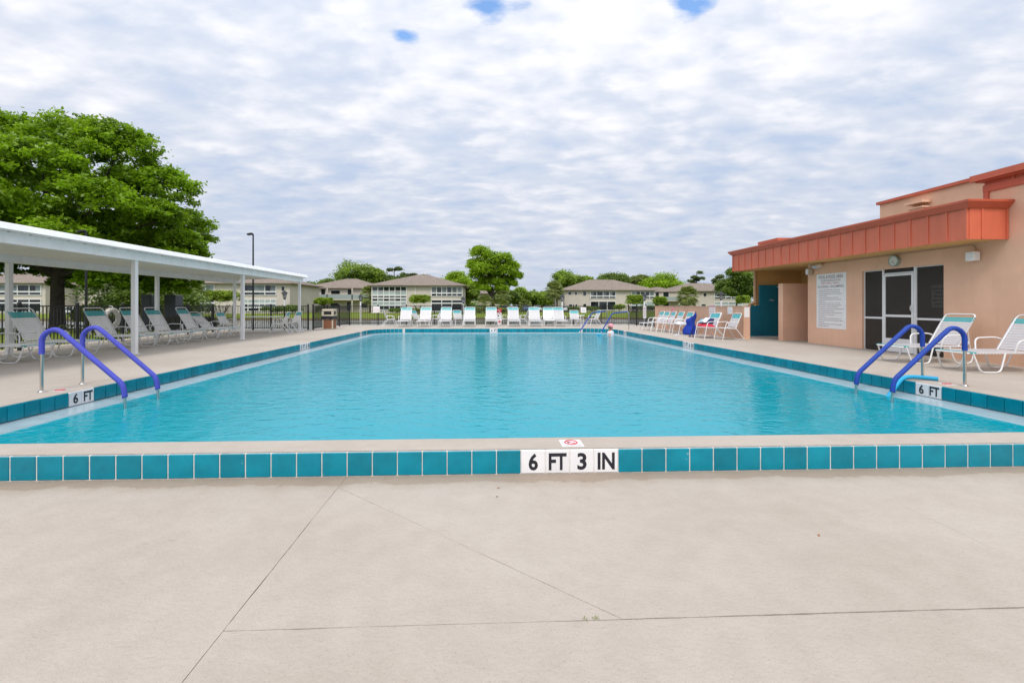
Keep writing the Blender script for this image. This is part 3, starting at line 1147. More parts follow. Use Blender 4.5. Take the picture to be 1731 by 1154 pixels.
part(m_, 'handle', 'white_metal', ph, dr)
# teal restroom door with the low teal panel beside it
td = thing('restroom_door', (11.1, 17.28, 0), 'teal painted restroom door with a low teal panel, in the alcove', 'door')
b = MB()
b.box(10.75, 11.50, 17.28, 17.33, .035, 2.02)
part(b, 'leaf', 'door_teal', td)
b = MB()
b.box(10.30, 10.745, 17.27, 17.36, .035, 1.23)
part(b, 'low_panel', 'door_teal', td)
b = MB().box(10.30, 11.52, 17.24, 17.38, 0, .034)
part(b, 'threshold', 'sign_white', td)
b = MB().text('Men', 0, (11.15, 17.277, 1.40), (1, 0, 0), (0, 0, 1), .17, .075)
part(b, 'lettering', 'sign_white', td)
b = MB().box(11.44, 11.49, 17.2, 17.28, 1.93, 1.97)
part(b, 'closer', 'sign_white', td)
# downspout
b = MB()
b.tube(fillet([(10.60, 17.34, 2.58), (10.60, 17.34, 1.40), (10.60, 17.30, 1.34), (10.36, 17.30, 1.26), (10.36, 17.30, 1.18)], .09), .052, 8)
part(b, 'downspout', 'pipe', ph)
# conduit along the wall
b = MB()
b.tube([(WX - .012, 14.45, 2.53), (WX - .012, 9.85, 2.53)], .011, 6)
b.tube(fillet([(WX - .012, 9.86, 2.53), (WX - .012, 9.48, 2.53), (WX - .012, 9.46, 2.36)], .08), .011, 6)
part(b, 'conduit', 'pipe', ph)

# things hung on the pool house
cl = thing('wall_clock', (WX, 11.38, 2.37), 'round pale wall clock above the screen door', 'clock')
b = MB()
ring = [(.145 * math.cos(a), .145 * math.sin(a)) for a in np.linspace(0, 2 * math.pi, 28, endpoint=False)]
b.add([(-.001, y, z) for y, z in ring] + [(-.085, y * .97, z * .97) for y, z in ring] + [(-.085, y * .84, z * .84) for y, z in ring],
      [(i, (i + 1) % 28, (i + 1) % 28 + 28, i + 28) for i in range(28)] + [(i + 28, (i + 1) % 28 + 28, (i + 1) % 28 + 56, i + 56) for i in range(28)])
b.build('rim', 'clock_rim', cl)
b = MB()
b.add([(-.078, y * .87, z * .87) for y, z in ring], [tuple(range(28))[::-1]])
b.build('face', 'clock_face', cl)
b = MB()
for a in range(12):
    an = a * math.pi / 6
    b.bar((-.080, .098 * math.sin(an), .098 * math.cos(an)), (-.080, .115 * math.sin(an), .115 * math.cos(an)), .006, .002, up=(1, 0, 0))
tag(b.build('hour_marks', 'ink', cl), kind='stuff')
MB().bar((-.081, 0, 0), (-.081, .05, -.035), .007, .002, up=(1, 0, 0)).build('clock_hand', 'ink', cl)
MB().bar((-.083, 0, 0), (-.083, -.03, -.085), .006, .002, up=(1, 0, 0)).build('clock_hand', 'ink', cl)
for (y, z, lb, w_, d_, h_) in ((9.44, 2.28, 'white speaker box on the wall beside the sidelight poster', .19, .15, .20), (14.38, 2.32, 'small pale speaker at the wall corner above the rules board', .15, .15, .20)):
    s_ = thing('wall_speaker', (WX, y, z), lb, 'speaker', 'speakers on the pool house wall')
    link('cabinet', bevel_box_mesh('cabinet', d_, w_, h_, .015, 'beige' if y > 12 else 'sign_white'), s_, (-.03 - d_ / 2, 0, 0))
    link('grille', bevel_box_mesh('grille', .01, w_ - .04, h_ - .04, .003, 'strap_grey'), s_, (-.033 - d_, 0, 0))
    MB().box(-.04, 0, -.03, .03, -.03, .03).build('bracket', 'sign_white', s_)
fl = thing('flood_light', (WX, 13.98, 2.47), 'white floodlight fixture under the red fascia over the rules board', 'light')
b = MB()
b.add([(-.08, -.09, .08), (-.08, .09, .08), (-.24, .12, .0), (-.24, -.12, .0), (-.06, -.09, -.02), (-.06, .09, -.02), (-.20, .11, -.08), (-.20, -.11, -.08)],
      [(0, 1, 2, 3), (7, 6, 5, 4), (0, 4, 5, 1), (1, 5, 6, 2), (3, 7, 4, 0)])
b.build('housing', 'sign_white', fl)
MB().add([(-.235, .115, .0), (-.235, -.115, .0), (-.198, -.105, -.078), (-.198, .105, -.078)], [(0, 1, 2, 3)]).build('lens', 'lantern_glass', fl)
MB().tube([(0, 0, .03), (-.10, 0, .03)], .025, 8).build('arm', 'sign_white', fl)


def notice(name, label, cat, corner, ux, w, h, lines, board='sign_white', thick=.008, group=None):
    """flat sign: corner = lower left as read, ux = reading direction; lines = (text|None, x0, x1, y0, y1, ink)"""
    ux = Vector(ux)
    uy = Vector((0, 0, 1))
    n = ux.cross(uy)                 # towards the reader
    t_ = thing(name, corner, label, cat, group)
    m_ = MB()
    c = [Vector((0, 0, 0)), ux * w, ux * w + uy * h, uy * h]
    m_.add([p for p in c] + [p + n * thick for p in c], [(3, 2, 1, 0), (4, 5, 6, 7), (0, 1, 5, 4), (1, 2, 6, 5), (2, 3, 7, 6), (3, 0, 4, 7)])
    m_.build('board', board, t_)
    inks = {}
    rr = random.Random(len(lines) * 7 + int(w * 1000))
    for (s, xa, xb, ya, yb, ink) in lines:
        q = inks.setdefault(ink, MB())
        o_ = n * (thick + .0012)
        if s == '#':                 # solid block
            q.add([o_ + ux * xa + uy * ya, o_ + ux * xb + uy * ya, o_ + ux * xb + uy * yb, o_ + ux * xa + uy * yb], [(0, 1, 2, 3)])
        elif s:
            q.text(s[0], s[1], o_ + ux * xa + uy * ya + n * .001, ux, uy, xb - xa, yb - ya)
        else:                        # a line of small print
            x = xa
            while x < xb - .01:
                e_ = min(xb, x + rr.uniform(.022, .075))
                hh = (yb - ya) * rr.uniform(.75, 1.0)
                q.add([o_ + ux * x + uy * ya, o_ + ux * e_ + uy * ya, o_ + ux * e_ + uy * (ya + hh), o_ + ux * x + uy * (ya + hh)], [(0, 1, 2, 3)])
                x = e_ + rr.uniform(.010, .018)
    for ink, q in inks.items():
        tag(q.build('lettering', ink, t_), kind='stuff')
    return t_


lines = [(('POOL & POOL AREA', .01), .10, 1.08, 1.545, 1.645, 'ink_grey'), (('RULES & REGULATIONS', .0), .20, .98, 1.455, 1.515, 'ink_grey'),
         (('OPEN 10:00am - 8:00pm', .0), .20, .92, 1.365, 1.425, 'ink_red'), (('NO DIVING - NO JUMPING', .01), .06, 1.10, 1.245, 1.33, 'ink_grey')]
zc = 1.18
for ln in (.88, .88, .95, .36, .82, .92, .28, .88, .92, .80, 1.02, .64, .95, .64, .30, .92, .98, .22, .95, .42):
    lines.append((None, .09, .09 + ln, zc, zc + .017, 'ink_grey'))
    zc -= .0585
notice('rules_board', 'large white pool rules board on the peach wall', 'sign', (WX - .001, 14.18, .51), (0, -1, 0), 1.19, 1.70, lines)
poster_lines = [(None, .04, .30, .43, .48, 'ink_blue'), (None, .10, .26, .34, .39, 'ink_blue'), (None, .06, .32, .25, .30, 'ink_blue'), (None, .05, .31, .16, .21, 'ink_blue'), (None, .08, .28, .07, .12, 'ink_blue')]
notice('posted_sheet', 'white sheet with blue handwriting behind the sidelight screen', 'poster', (SX + .07, 10.56, 1.16), (0, -1, 0), .36, .55, poster_lines)

# ================================================================== LOW WALL
LX = 9.4
lwall = thing('low_wall', (LX + .1, 20, 0), 'low peach stucco wall behind the row of strap chairs', 'wall')
part(MB().box(LX, LX + .24, 16.06, 24.5, 0, 1.17), 'wall_body', 'stucco_low', lwall)
part(MB().box(LX - .012, LX + .252, 16.048, 24.512, 1.17, 1.205), 'wall_cap', 'stucco_low', lwall)
wl_ = [('#', .03, .47, .43, .52, 'ink_red'), (('WARNING', .02), .10, .40, .45, .50, 'sign_white')] + [(None, .05, .45, z, z + .03, 'ink_red') for z in (.34, .25, .16, .07)]
notice('warning_sign', 'white warning sign with red header on the low peach wall', 'sign', (LX - .002, 18.55, .72), (0, -1, 0), .50, .55, wl_)
notice('wall_notice', 'blank white notice between the warning sign and the wall end', 'notice', (LX - .002, 17.12, .90), (0, -1, 0), .34, .28, [(None, .05, .29, z, z + .012, 'strap_grey') for z in (.20, .14, .08)])
notice('wall_notice', 'white printed notice at the end of the low peach wall', 'notice', (LX + .025, 16.059, .80), (1, 0, 0), .19, .36, [(None, .02, .17, z, z + .014, 'strap_grey') for z in (.29, .24, .19, .14, .09)])
notice('pink_notice', 'small pink notice on the low wall above the chairs', 'notice', (LX - .002, 22.3, .72), (0, -1, 0), .28, .42, [(None, .05, .23, z, z + .02, 'ink_red') for z in (.30, .2, .1)], board='cloth_pink')

# ================================================================== SHADE CANOPY
cp = thing('shade_canopy', (-10.2, 12, 0), 'long white flat roofed shade canopy on square posts', 'canopy')
CY0, CY1 = -1.0, 22.4
for y in (1.5, 6.65, 11.8, 16.95, 22.1):
    for x, zt in ((-8.75, 2.36), (-11.78, 2.30)):
        m_ = MB()
        m_.box(x - .052, x + .052, y - .052, y + .052, .01, zt)
        m_.box(x - .085, x + .085, y - .085, y + .085, 0, .012)
        part(m_, 'post', 'white_metal', cp)
part(MB().box(-8.83, -8.67, CY0, CY1 - .05, 2.35, 2.565), 'front_beam', 'canopy_white', cp)
part(MB().box(-11.86, -11.70, CY0, CY1 - .05, 2.28, 2.47), 'rear_beam', 'canopy_white', cp)
b = MB()
pr_ = [(-8.545, 2.705), (-8.52, 2.69), (-8.45, 2.575), (-8.64, 2.563), (-12.3, 2.455), (-12.32, 2.60), (-8.62, 2.715)]
kk = len(pr_)
b.add([(x, CY0, z) for x, z in pr_] + [(x, CY1, z) for x, z in pr_], [(i, (i + 1) % kk, (i + 1) % kk + kk, i + kk) for i in range(kk) if i not in (3,)])
b.add([(x, CY0, z) for x, z in pr_] + [(x, CY1, z) for x, z in pr_], [tuple(range(kk)), tuple(range(kk, 2 * kk))[::-1]])
part(b, 'roof', 'canopy_white', cp)
pan = 0.40
npan = int((CY1 - CY0) / pan)
for i in range(npan):
    y0, y1 = CY0 + .02 + i * pan, CY0 + .02 + (i + 1) * pan
    m_ = MB()
    v = []
    for (yy, dz) in ((y0, 0), (y0 + .012, -.012), (y0 + .05, -.012), (y0 + .062, 0), (y1, 0)):
        v += [(-8.645, yy, 2.561 + dz), (-12.29, yy, 2.453 + dz)]
    m_.add(v, [(2 * j, 2 * j + 1, 2 * j + 3, 2 * j + 2) for j in range(4)])
    part(m_, 'soffit_panel', 'soffit_white', cp)

# ================================================================== FENCES
PICK = MB().box(-.010, .010, -.010, .010, .06, 1.20).mesh('picket', 'black_metal')
POST = MB().box(-.032, .032, -.032, .032, -.05, 1.29).add(
    [(-.038, -.038, 1.29), (.038, -.038, 1.29), (.038, .038, 1.29), (-.038, .038, 1.29), (0, 0, 1.325)], [(0, 1, 4), (1, 2, 4), (2, 3, 4), (3, 0, 4), (3, 2, 1, 0)]).mesh('post', 'black_metal')


def fence(a, c, label, post_gap=1.85, z=0.0):
    a, c = Vector(a), Vector(c)
    ln = (c - a).length
    rz = math.atan2(c.y - a.y, c.x - a.x)
    f_ = thing('picket_fence', (a.x, a.y, z), label, 'fence', 'black picket fences round the pool deck', rz)
    npo = max(1, round(ln / post_gap))
    for i in range(npo + 1):
        link('post', POST, f_, (ln * i / npo, 0, 0))
    for zz_ in (.10, 1.185):
        MB().box(.03, ln - .03, -.014, .014, zz_, zz_ + .034).build('rail', 'black_metal', f_)
    for i in range(npo):
        s0, s1 = ln * i / npo, ln * (i + 1) / npo
        k_ = round((s1 - s0) / .112)
        for j in range(1, k_):
            link('picket', PICK, f_, (s0 + (s1 - s0) * j / k_, 0, 0))
    return f_


fence((-12.55, 4.0), (-12.55, 23.45), 'black picket fence behind the loungers under the canopy')
fence((-12.55, 23.45), (-8.85, 23.45), 'black picket fence behind the white table and chairs')
fence((-8.6, 23.45), (-8.5, 29.45), 'black picket fence running back beside the litter bin')
fence((-8.5, 29.45), (LX + .1, 29.35), 'long black picket fence behind the far row of loungers')
fence((LX + .1, 29.35), (LX + .1, 24.6), 'black picket fence joining the low peach wall to the corner')

notice('fence_sign', 'small white sign on the far fence near the white lamp post', 'sign', (-7.0, 29.36, .80), (1, 0, 0), .42, .38, [(None, .05, .37, z, z + .03, 'ink_red') for z in (.1, .2)])
notice('fence_sign', 'small white sign on the far fence beside the white chair and table', 'sign', (6.35, 29.33, .78), (1, 0, 0), .36, .34, [(None, .06, .30, z, z + .03, 'ink_blue') for z in (.1, .2)])
notice('fence_sign', 'tall white sign with red print on fence beside the low wall', 'sign', (LX + .07, 26.55, .50), (0, -1, 0), .52, .72, [(None, .08, .44, z, z + .03, 'ink_red') for z in (.12, .22, .32, .42, .52, .60)])

# ================================================================== LOUNGERS
def strap_mesh(w, l, m_):
    v, f = [], []
    h = .004
    prof = [(-w - .012, -.02), (-w - .014, 0), (-w, .012), (-w * .5, .008), (0, .006), (w * .5, .008), (w, .012), (w + .014, 0), (w + .012, -.02)]
    for (y, z) in prof:
        v += [(-l / 2, y, z), (l / 2, y, z), (l / 2, y, z + h), (-l / 2, y, z + h)]
    for i in range(len(prof) - 1):
        a = 4 * i
        for j in range(4):
            f.append((a + j, a + (j + 1) % 4, a + 4 + (j + 1) % 4, a + 4 + j))
    return MB().add(v, f).mesh('strap', m_)


HW = .325
ST = {c: strap_mesh(HW, .046, c) for c in ('strap_white', 'strap_teal', 'strap_grey')}
SEAT_L, SEAT_Z, BACK_X, BACK_Z = 1.22, .36, -.40, 1.03


def hoop(cx, s, top, bot, z1):
    y = s * (HW + .012)
    yb = s * (HW + .035)
    return fillet([(cx - top / 2, y, z1), (cx - bot / 2 - .01, yb, .014), (cx + bot / 2 + .01, yb, .014), (cx + top / 2, y, z1)], .09, 4)


def make_lounger(white, single_straps=True, back_z=BACK_Z, back_x=BACK_X):
    root = thing('strap_lounger', (0, 0, 0), '', 'lounger')
    MB().tube(fillet([(-.10, HW, SEAT_Z), (SEAT_L, HW, SEAT_Z - .01), (SEAT_L, -HW, SEAT_Z - .01), (-.10, -HW, SEAT_Z)], .09, 4), .0145, 7).build('seat_frame', 'white_metal', root)
    MB().tube(fillet([(0, HW - .012, SEAT_Z), (back_x, HW - .012, back_z), (back_x, -HW + .012, back_z), (0, -HW + .012, SEAT_Z)], .10, 5), .0145, 7).build('back_frame', 'white_metal', root)
    for s in (1, -1):
        MB().tube(hoop(.86, s, .58, .34, SEAT_Z - .005), .0145, 7).build('leg', 'white_metal', root)
        MB().tube(hoop(-.06, s, .56, .32, SEAT_Z - .005), .0145, 7).build('leg', 'white_metal', root)
        y = s * (HW + .05)
        MB().tube(fillet([(.40, s * (HW + .01), SEAT_Z - .01), (.37, y, .585), (-.06, y, .60), (-.22, s * (HW + .0), .50), (-.19, s * HW, .40)], .10, 4), .0145, 7).build('arm_rest', 'white_metal', root)
        MB().tube([(back_x * .55, s * (HW - .03), SEAT_Z + (back_z - SEAT_Z) * .55), (-.28, s * (HW - .03), SEAT_Z - .06)], .009, 6).build('back_prop', 'white_metal', root)
    L_ = Vector((back_x, 0, back_z - SEAT_Z))
    n_b = 12 if back_z < 1.08 else 14
    tilt = math.atan2(L_.z, L_.x)
    seat_n = 20
    if single_straps:
        for i in range(seat_n):
            x = .05 + i * (SEAT_L - .10) / (seat_n - 1)
            o = link('strap', ST['strap_teal' if i >= seat_n - 2 else white], root, (x, 0, SEAT_Z))
        for i in range(n_b):
            q = .07 + .80 * i / (n_b - 1)
            o = link('strap', ST['strap_teal' if i >= n_b - (2 if n_b == 12 else 3) else white], root, (L_.x * q, 0, SEAT_Z + L_.z * q))
            o.rotation_euler = (0, -tilt + math.pi, 0)
            o.scale = (1.06, .965, -1)
    else:
        for nm, lo, hi, m_ in (('back_straps', .0, .80, white), ('headrest_straps', .80, 1.0, 'strap_teal')):
            b_ = MB()
            k_ = 10 if nm == 'back_straps' else 2
            for i in range(k_):
                qa = (.05 + .90 * (lo + (hi - lo) * i / k_))
                qb = qa + .90 * (hi - lo) / k_ - .008
                nv = Vector((L_.z, 0, -L_.x)).normalized() * .012
                p, q_ = L_ * qa + Vector((0, 0, SEAT_Z)) + nv, L_ * qb + Vector((0, 0, SEAT_Z)) + nv
                w_ = HW + .006
                b_.add([(p.x, -w_, p.z), (p.x, w_, p.z), (q_.x, w_, q_.z), (q_.x, -w_, q_.z)], [(0, 1, 2, 3)])
            tag(b_.build(nm, m_, root), kind='stuff')
        b_ = MB()
        for i in range(seat_n):
            x = .05 + i * (SEAT_L - .10) / (seat_n - 1)
            b_.box(x - .022, x + .022, -HW - .008, HW + .008, SEAT_Z + .008, SEAT_Z + .014)
        tag(b_.build('seat_straps', white, root), kind='stuff')
    return root


lg = make_lounger('strap_white')
lg.location = (9.92, 9.43, 0)
lg.rotation_euler = (0, 0, R(180))
tag(lg, 'white strap lounger in front of the sidelight poster beside the screen door', 'lounger', 'strap loungers')
l2 = copy_tree(lg)
l2.location = (9.95, 8.12, 0)
l2.rotation_euler = (0, 0, R(178))
tag(l2, 'white strap lounger against the peach wall, second from the screen door', 'lounger')
lgl = make_lounger('strap_grey', True, 1.15, -.44)
ordn = ['first', 'second', 'third', 'fourth', 'fifth', 'sixth', 'seventh']
left_pos = [(-10.70, 17.25, 2), (-10.72, 15.75, -1), (-10.70, 14.70, 1), (-10.74, 13.48, -2), (-10.72, 11.42, 1), (-10.75, 10.25, 0)]
for i, (x, y, a) in enumerate(left_pos):
    o = lgl if i == 0 else copy_tree(lgl)
    o.location = (x, y, 0)
    o.rotation_euler = (0, 0, R(a))
    tag(o, 'strap lounger with teal headrest under the canopy, %s from the white table' % ordn[i + 1], 'lounger', 'strap loungers')
ll = make_lounger('strap_grey', True, .97, -.56)
ll.location = (-10.72, 18.2, 0)
tag(ll, 'strap lounger with its back lowered, under the canopy nearest the white table', 'lounger', 'strap loungers')
lgf = make_lounger('strap_white', False, 1.14, -.42)
far_x = [-4.62, -3.46, -2.22, -.80, .52, 1.86, 3.13, 4.62]
for i, x in enumerate(far_x):
    o = lgf if i == 0 else copy_tree(lgf)
    o.location = (x, 27.55 + random.uniform(-.06, .06), 0)
    o.rotation_euler = (0, 0, R(-90 + random.uniform(-2, 2)))
    tag(o, 'white strap lounger in the row along the far fence, %s from the litter bin' % (ordn + ['eighth'])[i], 'lounger', 'strap loungers')
lgg = make_lounger('strap_grey', False, 1.13, -.42)
lgg.location = (4.08, 28.05, 0)
lgg.rotation_euler = (0, 0, R(-92))
tag(lgg, 'greyish strap lounger pushed back behind the last white loungers by far fence', 'lounger', 'strap loungers')


# ================================================================== CHAIRS AND TABLES
def make_chair(white, folded=False):
    root = thing('strap_chair', (0, 0, 0), '', 'chair')
    w = .27
    for s in (1, -1):
        y = s * (w + .02)
        MB().tube(fillet([(.36, y, .0), (.22, y, .62), (-.16, y, .64), (-.20, s * w, .52)], .08, 4), .0135, 7).build('leg', 'white_metal', root)
        MB().tube(fillet([(-.44, y, .012), (-.12, s * w, .44)], .05, 3), .0135, 7).build('leg', 'white_metal', root)
        MB().tube([(.27, s * w, .42), (-.14, s * w, .40)], .0135, 7).build('seat_rail', 'white_metal', root)
    MB().tube([(-.44, -w - .02, .014), (-.44, w + .02, .014)], .012, 7).build('stretcher', 'white_metal', root)
    MB().tube([(.27, -w, .42), (.27, w, .42)], .0135, 7).build('seat_rail', 'white_metal', root)
    MB().tube(fillet([(-.12, w - .012, .38), (-.37, w - .012, .95), (-.37, -w + .012, .95), (-.12, -w + .012, .38)], .08, 4), .0135, 7).build('back_frame', 'white_metal', root)
    d = Vector((-.25, 0, .57))
    nv = Vector((.57, 0, .25)).normalized() * .010
    for nm, qs, m_ in (('back_straps', [(.12 + .080 * i, .12 + .080 * i + .070) for i in range(7)], white), ('headrest_strap', [(.68, .93)], 'strap_teal')):
        b_ = MB()
        for qa, qb in qs:
            p, q_ = Vector((-.12, 0, .38)) + d * qa + nv, Vector((-.12, 0, .38)) + d * qb + nv
            b_.add([(p.x, -w + .004, p.z), (p.x, w - .004, p.z), (q_.x, w - .004, q_.z), (q_.x, -w + .004, q_.z)], [(0, 1, 2, 3)])
        o = b_.build(nm, m_, root)
        if len(qs) > 1:
            tag(o, kind='stuff')
    b_ = MB()
    for i in range(7):
        x = -.10 + i * .058
        b_.box(x - .024, x + .024, -w, w, .425, .431)
    tag(b_.build('seat_straps', white, root), kind='stuff')
    return root


ch0 = make_chair('strap_white')
chg = make_chair('strap_grey')
used = {'w': False, 'g': False}


def put_chair(x, y, deg, label, kind='w'):
    src = ch0 if kind == 'w' else chg
    o = copy_tree(src) if used[kind] else src
    used[kind] = True
    o.location = (x, y, 0)
    o.rotation_euler = (0, 0, R(deg))
    return tag(o, label, 'chair', 'strap armchairs')


def put_table(x, y, sx, sy, label, h=.71):
    t_ = thing('patio_table', (x, y, 0), label, 'table')
    link('table_top', bevel_box_mesh('table_top', sx, sy, .035, .012, 'white_metal'), t_, (0, 0, h))
    for i in (-1, 1):
        for j in (-1, 1):
            MB().tube([(i * (sx / 2 - .05), j * (sy / 2 - .05), 0), (i * (sx / 2 - .11), j * (sy / 2 - .11), h)], .016, 7).build('leg', 'white_metal', t_)
    return t_


put_table(-10.15, 21.4, 1.5, .95, 'white rectangular patio table under the end of the canopy')
put_chair(-11.15, 20.35, -6, 'grey strap armchair on the fence side of the white table', 'g')
put_chair(-9.05, 20.75, 186, 'strap armchair at the pool side of the white canopy table, back to pool', 'g')
put_chair(-8.95, 21.75, 172, 'strap armchair behind another on the pool side of the canopy table', 'g')
# far row
put_chair(-5.55, 27.35, 20, 'white armchair turned sideways between the litter bin and the far loungers')
put_chair(-4.02, 28.55, -25, 'white armchair behind the gap between first and second far loungers')
put_chair(-1.52, 28.45, -70, 'white armchair with teal band behind the fourth far lounger')
put_chair(-2.95, 28.75, 200, 'white armchair tucked behind the third far lounger')
put_chair(1.2, 28.6, 30, 'white armchair behind the fifth and sixth far loungers')
put_chair(2.55, 28.5, 160, 'white armchair between the sixth and seventh far loungers')
put_chair(5.55, 27.2, -90, 'white armchair facing the pool at the end of the far loungers')
put_chair(6.75, 27.45, 190, 'white armchair turned sideways beside the pool corner rails')
put_table(6.05, 28.25, .55, .55, 'small white side table between two armchairs at the far fence', .62)
# row along the low wall
put_chair(8.50, 22.10, 180, 'white armchair first in the row along low wall, beside the fence')
put_chair(8.52, 21.50, 182, 'white armchair second in the row along low wall, from the fence')
put_chair(8.55, 20.86, 179, 'white armchair third in the row along low wall, from the fence')
put_chair(8.60, 20.15, 181, 'white armchair fourth in the row along low wall, from the fence')
cht = put_chair(8.62, 19.28, 183, 'white armchair with a blue towel hung over its side')
put_chair(8.75, 17.25, 176, 'white armchair below the warning sign, holding a red bag')
put_chair(8.42, 16.72, 190, 'white armchair set forward between red bag chair and wall end')
put_chair(8.82, 16.05, 181, 'white armchair at the end of the low wall below blank notice')
# low footstool
st = thing('strap_footstool', (8.25, 22.75, 0), 'low white strap footstool at the fence end of the chair row', 'footstool')
MB().tube(fillet([(-.25, -.27, .36), (.25, -.27, .36), (.25, .27, .36), (-.25, .27, .36)], .06, 4, True), .0135, 7, closed=True).build('seat_frame', 'white_metal', st)
for s in (1, -1):
    MB().tube(fillet([(-.30, s * .28, .0), (-.2, s * .27, .36)], .05), .0135, 7).build('leg', 'white_metal', st)
    MB().tube(fillet([(.34, s * .28, .0), (.22, s * .27, .36)], .05), .0135, 7).build('leg', 'white_metal', st)
for i in range(8):
    MB().box(-.22 + i * .06, -.175 + i * .06, -.275, .275, .366, .372).build('strap', 'strap_white', st)


# ---- towels and bags: cloth sheets with folds and thickness
def cloth(name, label, cat, m_, fn, nu=26, nv=26, thick=.012):
    b_ = MB()
    v = [fn(i / nu, j / nv) for i in range(nu + 1) for j in range(nv + 1)]
    f = [(i * (nv + 1) + j, (i + 1) * (nv + 1) + j, (i + 1) * (nv + 1) + j + 1, i * (nv + 1) + j + 1) for i in range(nu) for j in range(nv)]
    b_.add(v, f, 0, True)
    o = b_.build(name, m_)
    md = o.modifiers.new('thickness', 'SOLIDIFY')
    md.thickness = thick
    return tag(o, label, cat)


def drape_blue(u, v):
    # hangs over the arm and back on the near side of the towel chair, down to the ground
    y = 18.86 - .30 * math.sin(u * math.pi * .9) * (.35 + .65 * v) - .07 * math.sin(u * 13) * v
    x = 8.98 - .62 * u * (.62 + .38 * v) + .04 * math.sin(v * 9 + u * 4)
    z = .98 - .96 * v - .33 * u * (1 - v) ** 1.5 + .01 * math.sin(u * 21)
    return (x, y, max(.012, z))


cloth('blue_towel', 'large royal blue towel hanging from an armchair to the ground', 'towel', 'towel_blue', drape_blue)


def fold(cx, cy, cz, lx, ly, lz, seed):
    def fn(u, v):
        a, c = (u - .5) * 2, (v - .5) * 2
        e_ = (1 - abs(a) ** 3) * (1 - abs(c) ** 3)
        return (cx + a * lx, cy + c * ly, cz + lz * e_ + .018 * math.sin(a * 5 + seed) * math.cos(c * 7 + seed * 2) * e_ ** .5)
    return fn


cloth('towel', 'crumpled pale blue towel heaped on the red bag armchair', 'towel', 'towel_sky', fold(8.62, 17.35, .56, .24, .22, .14, 1.0), 14, 14)
cloth('towel', 'white towel rolled on top of the pale blue towel', 'towel', 'towel_white', fold(8.58, 17.05, .585, .22, .17, .17, 2.3), 14, 14)
cloth('towel', 'navy towel bundled between the two armchairs', 'towel', 'towel_navy', fold(8.62, 16.82, .55, .17, .13, .19, 3.1), 14, 14)
cloth('bag', 'red cloth bag lying on the seat of an armchair', 'bag', 'cloth_red', fold(8.55, 17.22, .435, .27, .25, .11, 4.4), 14, 14)
cloth('bag', 'red cloth bag lying on the seat of the forward armchair', 'bag', 'cloth_red', fold(8.42, 16.72, .435, .22, .20, .10, 5.4), 14, 14)
cloth('towel', 'folded white towel on the seat of the blue towel armchair', 'towel', 'towel_white', fold(8.50, 19.30, .435, .20, .22, .09, 2.0), 14, 14)


def sandals(x, y, rz, m_, label):
    s_ = thing('sandals', (x, y, 0), label, 'sandals', None, R(rz))
    for s in (1, -1):
        out_ = [(.13 * math.cos(a) * (1.0 if math.cos(a) > 0 else .95), s * .055 + (.045 - .008 * (math.cos(a) < 0)) * math.sin(a)) for a in np.linspace(0, 2 * math.pi, 16, endpoint=False)]
        so = MB().add([(px_, py_, .002) for px_, py_ in out_] + [(px_, py_, .026) for px_, py_ in out_], [tuple(range(16))[::-1], tuple(range(16, 32))] + [(i, (i + 1) % 16, (i + 1) % 16 + 16, i + 16) for i in range(16)]).build('sole', m_, s_)
        MB().tube([(.03, s * .055 - .042, .024), (.05, s * .055, .065), (.03, s * .055 + .042, .024)], .012, 6).build('strap', m_, so)


sandals(7.95, 18.35, 30, 'towel_white', 'pair of white sandals on the deck by the blue towel')
sandals(8.15, 17.5, 60, 'towel_navy', 'pair of dark sandals under the red bag armchair')

# ================================================================== HAND RAILS
def rail_pair(yc, xp, sgn, foam, which):
    for k_, y in enumerate(yc):
        r_ = thing('pool_hand_rail', (xp, y, 0), '%s foam covered steel hand rail %s the 6 FT tiles' % (which, ('beside', 'standing beyond')[k_]), 'hand rail', 'foam covered pool hand rails')
        s = sgn
        pts = fillet([(0, 0, 0), (0, 0, .80), (s * .20, 0, .90), (s * 1.10, 0, .10), (s * 1.13, 0, -.05), (s * 1.13, 0, -1.2)], .17, 8)
        MB().tube(pts, .021, 10).build('steel_tube', 'steel', r_)
        seg = [p for i, p in enumerate(pts) if p.z > -.09 and not (abs(p.x) < .01 and p.z < .5)]
        seg = [Vector((0, 0, .53))] + seg + [Vector((s * 1.13, 0, -.075))]
        MB().tube(seg, .034, 12).build('foam_sleeve', foam, r_)
        MB().lathe([(.045, .0), (.045, .012), (.026, .018)], (0, 0, 0), 14).build('flange', 'steel', r_)


rail_pair((6.62, 7.27), -6.17, 1, 'foam_violet', 'violet')
rail_pair((6.58, 7.24), 7.26, -1, 'foam_blue', 'royal blue')


def corner_rail(a, bend, foot, label):
    r_ = thing('corner_hand_rail', (a[0], a[1], 0), label, 'hand rail', 'thin rails of the pool corner steps')
    A = Vector((0, 0, 0))
    F = Vector((foot[0] - a[0], foot[1] - a[1], -1.1))
    Fw = Vector((foot[0] - a[0], foot[1] - a[1], -.12))
    B_ = Vector((bend[0] - a[0], bend[1] - a[1], .84))
    pts = fillet([A, Vector((0, 0, .92)), B_, Fw, F], .10, 5)
    MB().tube(pts, .020, 8).build('steel_tube', 'steel', r_)
    seg = [p for p in pts if p.z > -.1 and (Vector((p.x, p.y)).length > .06)]
    MB().tube(seg, .030, 8).build('foam_sleeve', 'foam_blue', r_)


corner_rail((6.98, 25.35), (6.05, 24.95), (5.05, 23.55), 'slim blue foam hand rail rising from the far deck edge')
corner_rail((7.40, 22.80), (6.60, 22.95), (5.95, 22.70), 'slim blue foam hand rail beside the swimmer in the pink cap')

